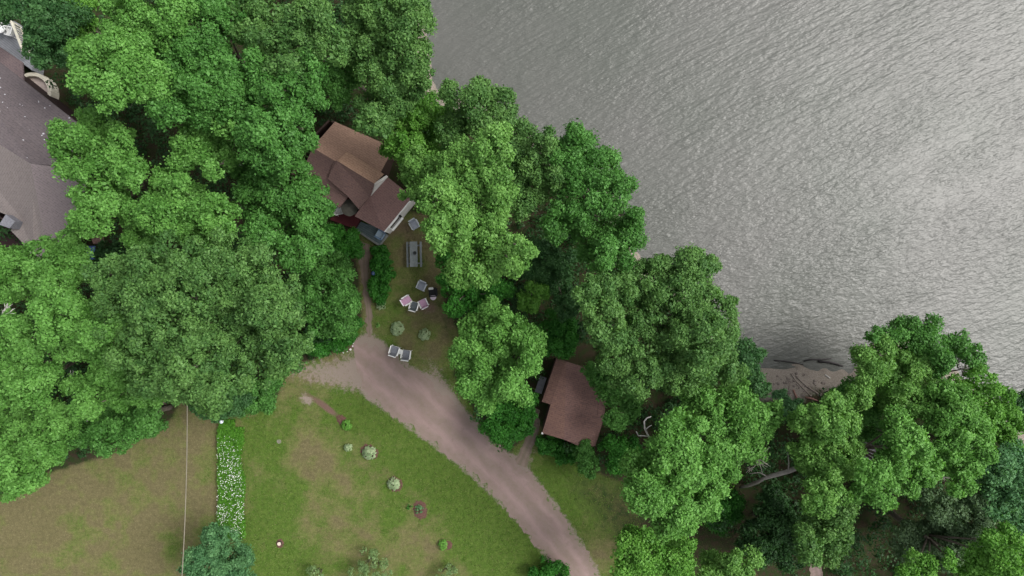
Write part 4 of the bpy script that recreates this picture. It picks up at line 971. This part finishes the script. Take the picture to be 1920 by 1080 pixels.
# daisy strip and mown grass (nobody could count either)
def daisy_strip():
    n = 26000; L0, L1 = P(412, 796), P(411, 1004); k = HC / F
    x = R.uniform(411, 462, n); y = R.uniform(786, 1006, n)
    w = (x > 412 + 2 * np.sin(y * .09) + R.normal(0, 1.6, n)) & (x < 455 + 5 / (1 + np.exp((890 - y) / 10)) + 3 * np.sin(y * .07 + 1) + R.normal(0, 1.8, n)) & ~((y < 800) & (np.abs(x - 428) > 14))
    x, y = x[w], y[w]; n = len(x)
    h = R.uniform(.05, .45, n)
    p = np.stack([(x - 960) * k, (540 - y) * k, h], 1)
    t = R.uniform(0, 2 * PI, n); nn = np.stack([np.cos(t) * .6, np.sin(t) * .6, np.full(n, .8)], 1) + R.normal(scale=.3, size=(n, 3)); nn /= np.linalg.norm(nn, axis=1)[:, None]
    o = leaf_mesh('wildflower_leaves', p, nn, R.uniform(.08, .22, n), R.normal(.5, .25, n), leaf_mat('strip'), None, .3)
    tag(o, 'bright green strip of tall wildflower leaves in the lawn', 'wildflowers', None, 'stuff')
    m = 3200; x = R.uniform(411, 463, m); y = R.uniform(810, 1006, m)
    dens = np.clip(spot(x, y, 438, 890, 22, 34) + .55 * spot(x, y, 425, 850, 16, 32) + 1.1 * spot(x, y, 452, 965, 14, 38) + .9 * spot(x, y, 420, 960, 12, 24), 0, 1) * (1 - .7 * np.exp(-((y - 933) / 5) ** 2))
    w = (R.random(m) < dens * (.02 + .95 * vnoise(x, y, .16, 5))) & (x < 458 + 5 * (y > 900))
    x, y = x[w], y[w]; m = len(x); mb = MB()
    for a, b in zip(x, y):
        r = random.uniform(.014, .028); z = random.uniform(.42, .56); cx, cy = (a - 960) * k, (540 - b) * k; tx, ty = random.uniform(-.25, .25), random.uniform(-.25, .25)
        mb.add([(cx + r * math.cos(q * PI / 3), cy + r * math.sin(q * PI / 3), z + r * (tx * math.cos(q * PI / 3) + ty * math.sin(q * PI / 3))) for q in range(6)] + [(cx, cy, z - .025)], [(0, 1, 2, 3, 4, 5)] + [((q + 1) % 6, q, 6) for q in range(6)])
    o = mb.build('daisies', plain('white_petals', (.80,.80,.74), (.70,.72,.62), 20, .7))
    tag(o, 'mass of small white daisies in the green strip', 'flowers', None, 'stuff')
daisy_strip()
def grass():
    n = 110000; x = R.uniform(-42, 24, n); y = R.uniform(-24, 6, n)
    k = inside(CLEARW, x, y); 
    for poly in FOOT: k &= ~inside(poly, x, y)
    x, y = x[k], y[k]
    px, py = pxy(x, y)
    dr = inside([(a, b) for a, b in DR_L] + [(a, b) for a, b in DR_R[::-1]], px, py)
    g = gravel_at(x, y) + mulch_at(x, y)
    k = ~dr & (R.random(len(x)) > g * 1.1)
    k &= ~((np.abs(px - 686) < 10) & (py < 650)) | (px > 700)
    x, y, = x[k], y[k]; lu = lush_at(x, y); n = len(x)
    t = R.uniform(0, 2 * PI, n); ln = R.uniform(.05, .12, n) * (.7 + .7 * lu)
    p = np.stack([x, y, ln * .35 + .005], 1)
    nn = np.stack([np.cos(t) * .7, np.sin(t) * .7, np.full(n, .7)], 1)
    o = leaf_mesh('grass', p, nn, ln, lu * .8 + R.normal(.05, .26, n), None, None, .28)
    m, nt = new_mat('grass_blades')
    a = N(nt, 'ShaderNodeAttribute', attribute_name='tint').outputs['Fac']
    rp = N(nt, 'ShaderNodeValToRGB'); L(nt, a, rp.inputs[0]); e = rp.color_ramp.elements
    e[0].position = 0; e[0].color = (.160, .136, .076, 1); e[1].position = 1; e[1].color = (.09, .175, .022, 1)
    q = e.new(.33); q.color = (.142, .146, .056, 1)
    finish(nt, rp.outputs[0], .8, spec=.15)
    o.data.materials.clear(); o.data.materials.append(m)
    tag(o, 'short mown grass blades of the lawn', 'grass', None, 'stuff')
grass()

# ------------------------------------------------------------------ cable, beach finds, steps
pole = MB()
def utility_pole(x, y, label):
    c = P(x, y, 7.0); t = empty('utility_pole', (c.x, c.y, 0)); tag(t, label, 'pole', 'utility poles carrying the cable')
    MB().tube([(0, 0, -.3), (0, 0, 7.3)], [.14, .10], 10).build('post', BARK, t)
    MB().lathe([(.03, 7.3), (.06, 7.34), (.05, 7.42), (.02, 7.46)], 10).build('insulator', WHITEP, t)
a, b = P(346, 560, 7.2), P(326, 1270, 7.2)
pts = [a.lerp(b, i / 24) - Vector((0, 0, .9 * (1 - (i / 12 - 1) ** 2))) for i in range(25)]
MB_ = MB().tube(pts, .028, 6).build('overhead_cable', plain('pale_cable', (.20,.18,.135), (.17,.15,.115), 4, .7))
tag(MB_, 'thin pale cable running straight over the dry lawn to the bottom edge', 'cable')
utility_pole(346, 560, 'wooden pole hidden in the biggest crown, carrying the pale cable')
utility_pole(326, 1270, 'wooden pole beyond the bottom edge, carrying the pale cable')

DARKLOG = plain('wet_dark_log', (.035,.030,.030), (.02,.018,.018), 7, .6)
DRIFT = plain('grey_driftwood', (.26,.215,.185), (.15,.12,.10), 8, .9)
REDDRIFT = plain('reddish_driftwood', (.26,.14,.11), (.17,.095,.08), 8, .9)
LG = 'driftwood on the little beach'
def log(pts, r, mat, label, z=None):
    q = []
    for x, y in pts:
        p = P(x, y, -.9); g = gz(p.x, p.y); q.append(Vector((p.x, p.y, max(g, ZW) + r * .7)))
    o = MB().tube(q, [r * .8] + [r] * (len(q) - 2) + [r * .6], 7).build('driftwood_log', mat, None, True)
    tag(o, label, 'driftwood', LG)
log([(1508,677),(1522,674),(1540,674.5),(1560,672)], .06, DARKLOG, 'long thin black log lying along the waterline')
log([(1535,678),(1555,679),(1570,683),(1581,687)], .09, DARKLOG, 'thicker black log at the right end of the waterline')
log([(1452,676),(1470,677),(1490,680),(1507,684)], .05, DARKLOG, 'low dark branch on the left part of the waterline')
log([(1547,703),(1552,706.5),(1556,709.5)], .07, PALE_BARK, 'short white plank end on the sand')
log([(1482,700),(1488,712),(1499,726),(1512,740)], .05, DRIFT, 'grey driftwood stick leaning down the middle of the beach')
log([(1490,704),(1500,716),(1516,730)], .045, DRIFT, 'pale stick right beside the middle driftwood')
log([(1472,704),(1476,718),(1472,728)], .04, DRIFT, 'short grey stick left of the middle driftwood')
log([(1505,722),(1522,733),(1534,742)], .06, DRIFT, 'thick grey driftwood piece at the back of the beach')
log([(1480,728),(1484,742),(1486,750)], .08, REDDRIFT, 'reddish stump root at the back of the beach')
log([(1500,741),(1514,744),(1524,748)], .07, REDDRIFT, 'reddish broken trunk behind the driftwood')
for _ in range(110):
    x, y = random.gauss(1500, 30), random.gauss(720, 14)
    if not (1446 < x < 1570 and 692 < y < 748): continue
    p = P(x, y, -.6); g = gz(p.x, p.y); pp = (p.x * F / HC + 960, 540 - p.y * F / HC)
    stone(pp[0], pp[1], random.choice((.05, .06, .08, .12)), 'small brown-grey pebble among the beach driftwood', plain('brown_beach_stone', (.20,.165,.145), (.12,.10,.09), 9, .9), 'pebbles on the beach', 'pebble', .6, g)
ws = empty('wooden_steps', P(1600, 815, 1.2)); ws.location.z = 0; tag(ws, 'grey wooden steps glimpsed in the gap between the olive and bright trees', 'steps')
W2 = plain('grey_step_wood', (.28,.26,.27), (.19,.18,.19), 8, .85)
p0 = P(1630, 841, 4.4) - ws.location
for k in range(4):
    MB().box((p0.x, p0.y - .24 * k, 4.4 - .17 * k), (1.0, .22, .05), math.radians(-6)).build('tread', W2, ws)
for s in (-1, 1):
    MB().box((p0.x + s * .47, p0.y - .36, 4.4 - .36), (.06, 1.2, .2), math.radians(-6), math.radians(35)).build('stringer', W2, ws)
    for dy, h in ((.05, 4.3), (-.8, 3.7)): MB().box((p0.x + s * .47, p0.y + dy, h / 2), (.1, .1, h)).build('post', W2, ws)

# ------------------------------------------------------------------ light, sky, camera
SUN_EL, SUN_AZ = math.radians(52), math.radians(14)          # azimuth from +x, counter-clockwise
d = Vector((math.cos(SUN_EL) * math.cos(SUN_AZ), math.cos(SUN_EL) * math.sin(SUN_AZ), math.sin(SUN_EL)))
li = bpy.data.lights.new('sun', 'SUN'); li.energy = 1.5; li.angle = math.radians(24); li.color = (1.0, .97, .92)
so = bpy.data.objects.new('sun', li); C.objects.link(so); so.rotation_euler = d.to_track_quat('Z', 'Y').to_euler(); so.location = (60, 0, 80)
w = bpy.data.worlds.new('World'); S.world = w; w.use_nodes = True
nt = w.node_tree; nt.nodes.clear()
sk = nt.nodes.new('ShaderNodeTexSky'); sk.sky_type = 'NISHITA'; sk.sun_disc = False; sk.sun_elevation = SUN_EL; sk.sun_rotation = math.radians(90) - SUN_AZ
sk.air_density = 1.0; sk.dust_density = 4.0; sk.ozone_density = 1.0
hs = nt.nodes.new('ShaderNodeHueSaturation'); hs.inputs['Saturation'].default_value = .22
bg = nt.nodes.new('ShaderNodeBackground'); bg.inputs['Strength'].default_value = .12
ou = nt.nodes.new('ShaderNodeOutputWorld')
L(nt, sk.outputs[0], hs.inputs['Color']); L(nt, hs.outputs[0], bg.inputs[0]); L(nt, bg.outputs[0], ou.inputs[0])
cam = bpy.data.cameras.new('camera'); cam.lens = 24; cam.sensor_width = 36; cam.clip_end = 6000
co = bpy.data.objects.new('camera', cam); C.objects.link(co); co.location = (0, 0, HC); co.rotation_euler = (0, 0, 0)
S.camera = co
S.render.resolution_x = 1024; S.render.resolution_y = 576
S.cycles.use_denoising = True; S.cycles.max_bounces = 6; S.cycles.diffuse_bounces = 3; S.cycles.transmission_bounces = 3; S.cycles.glossy_bounces = 2
S.view_settings.view_transform = 'Standard'; S.view_settings.look = 'None'; S.view_settings.gamma = 1.0
S.view_settings.exposure = 1.0
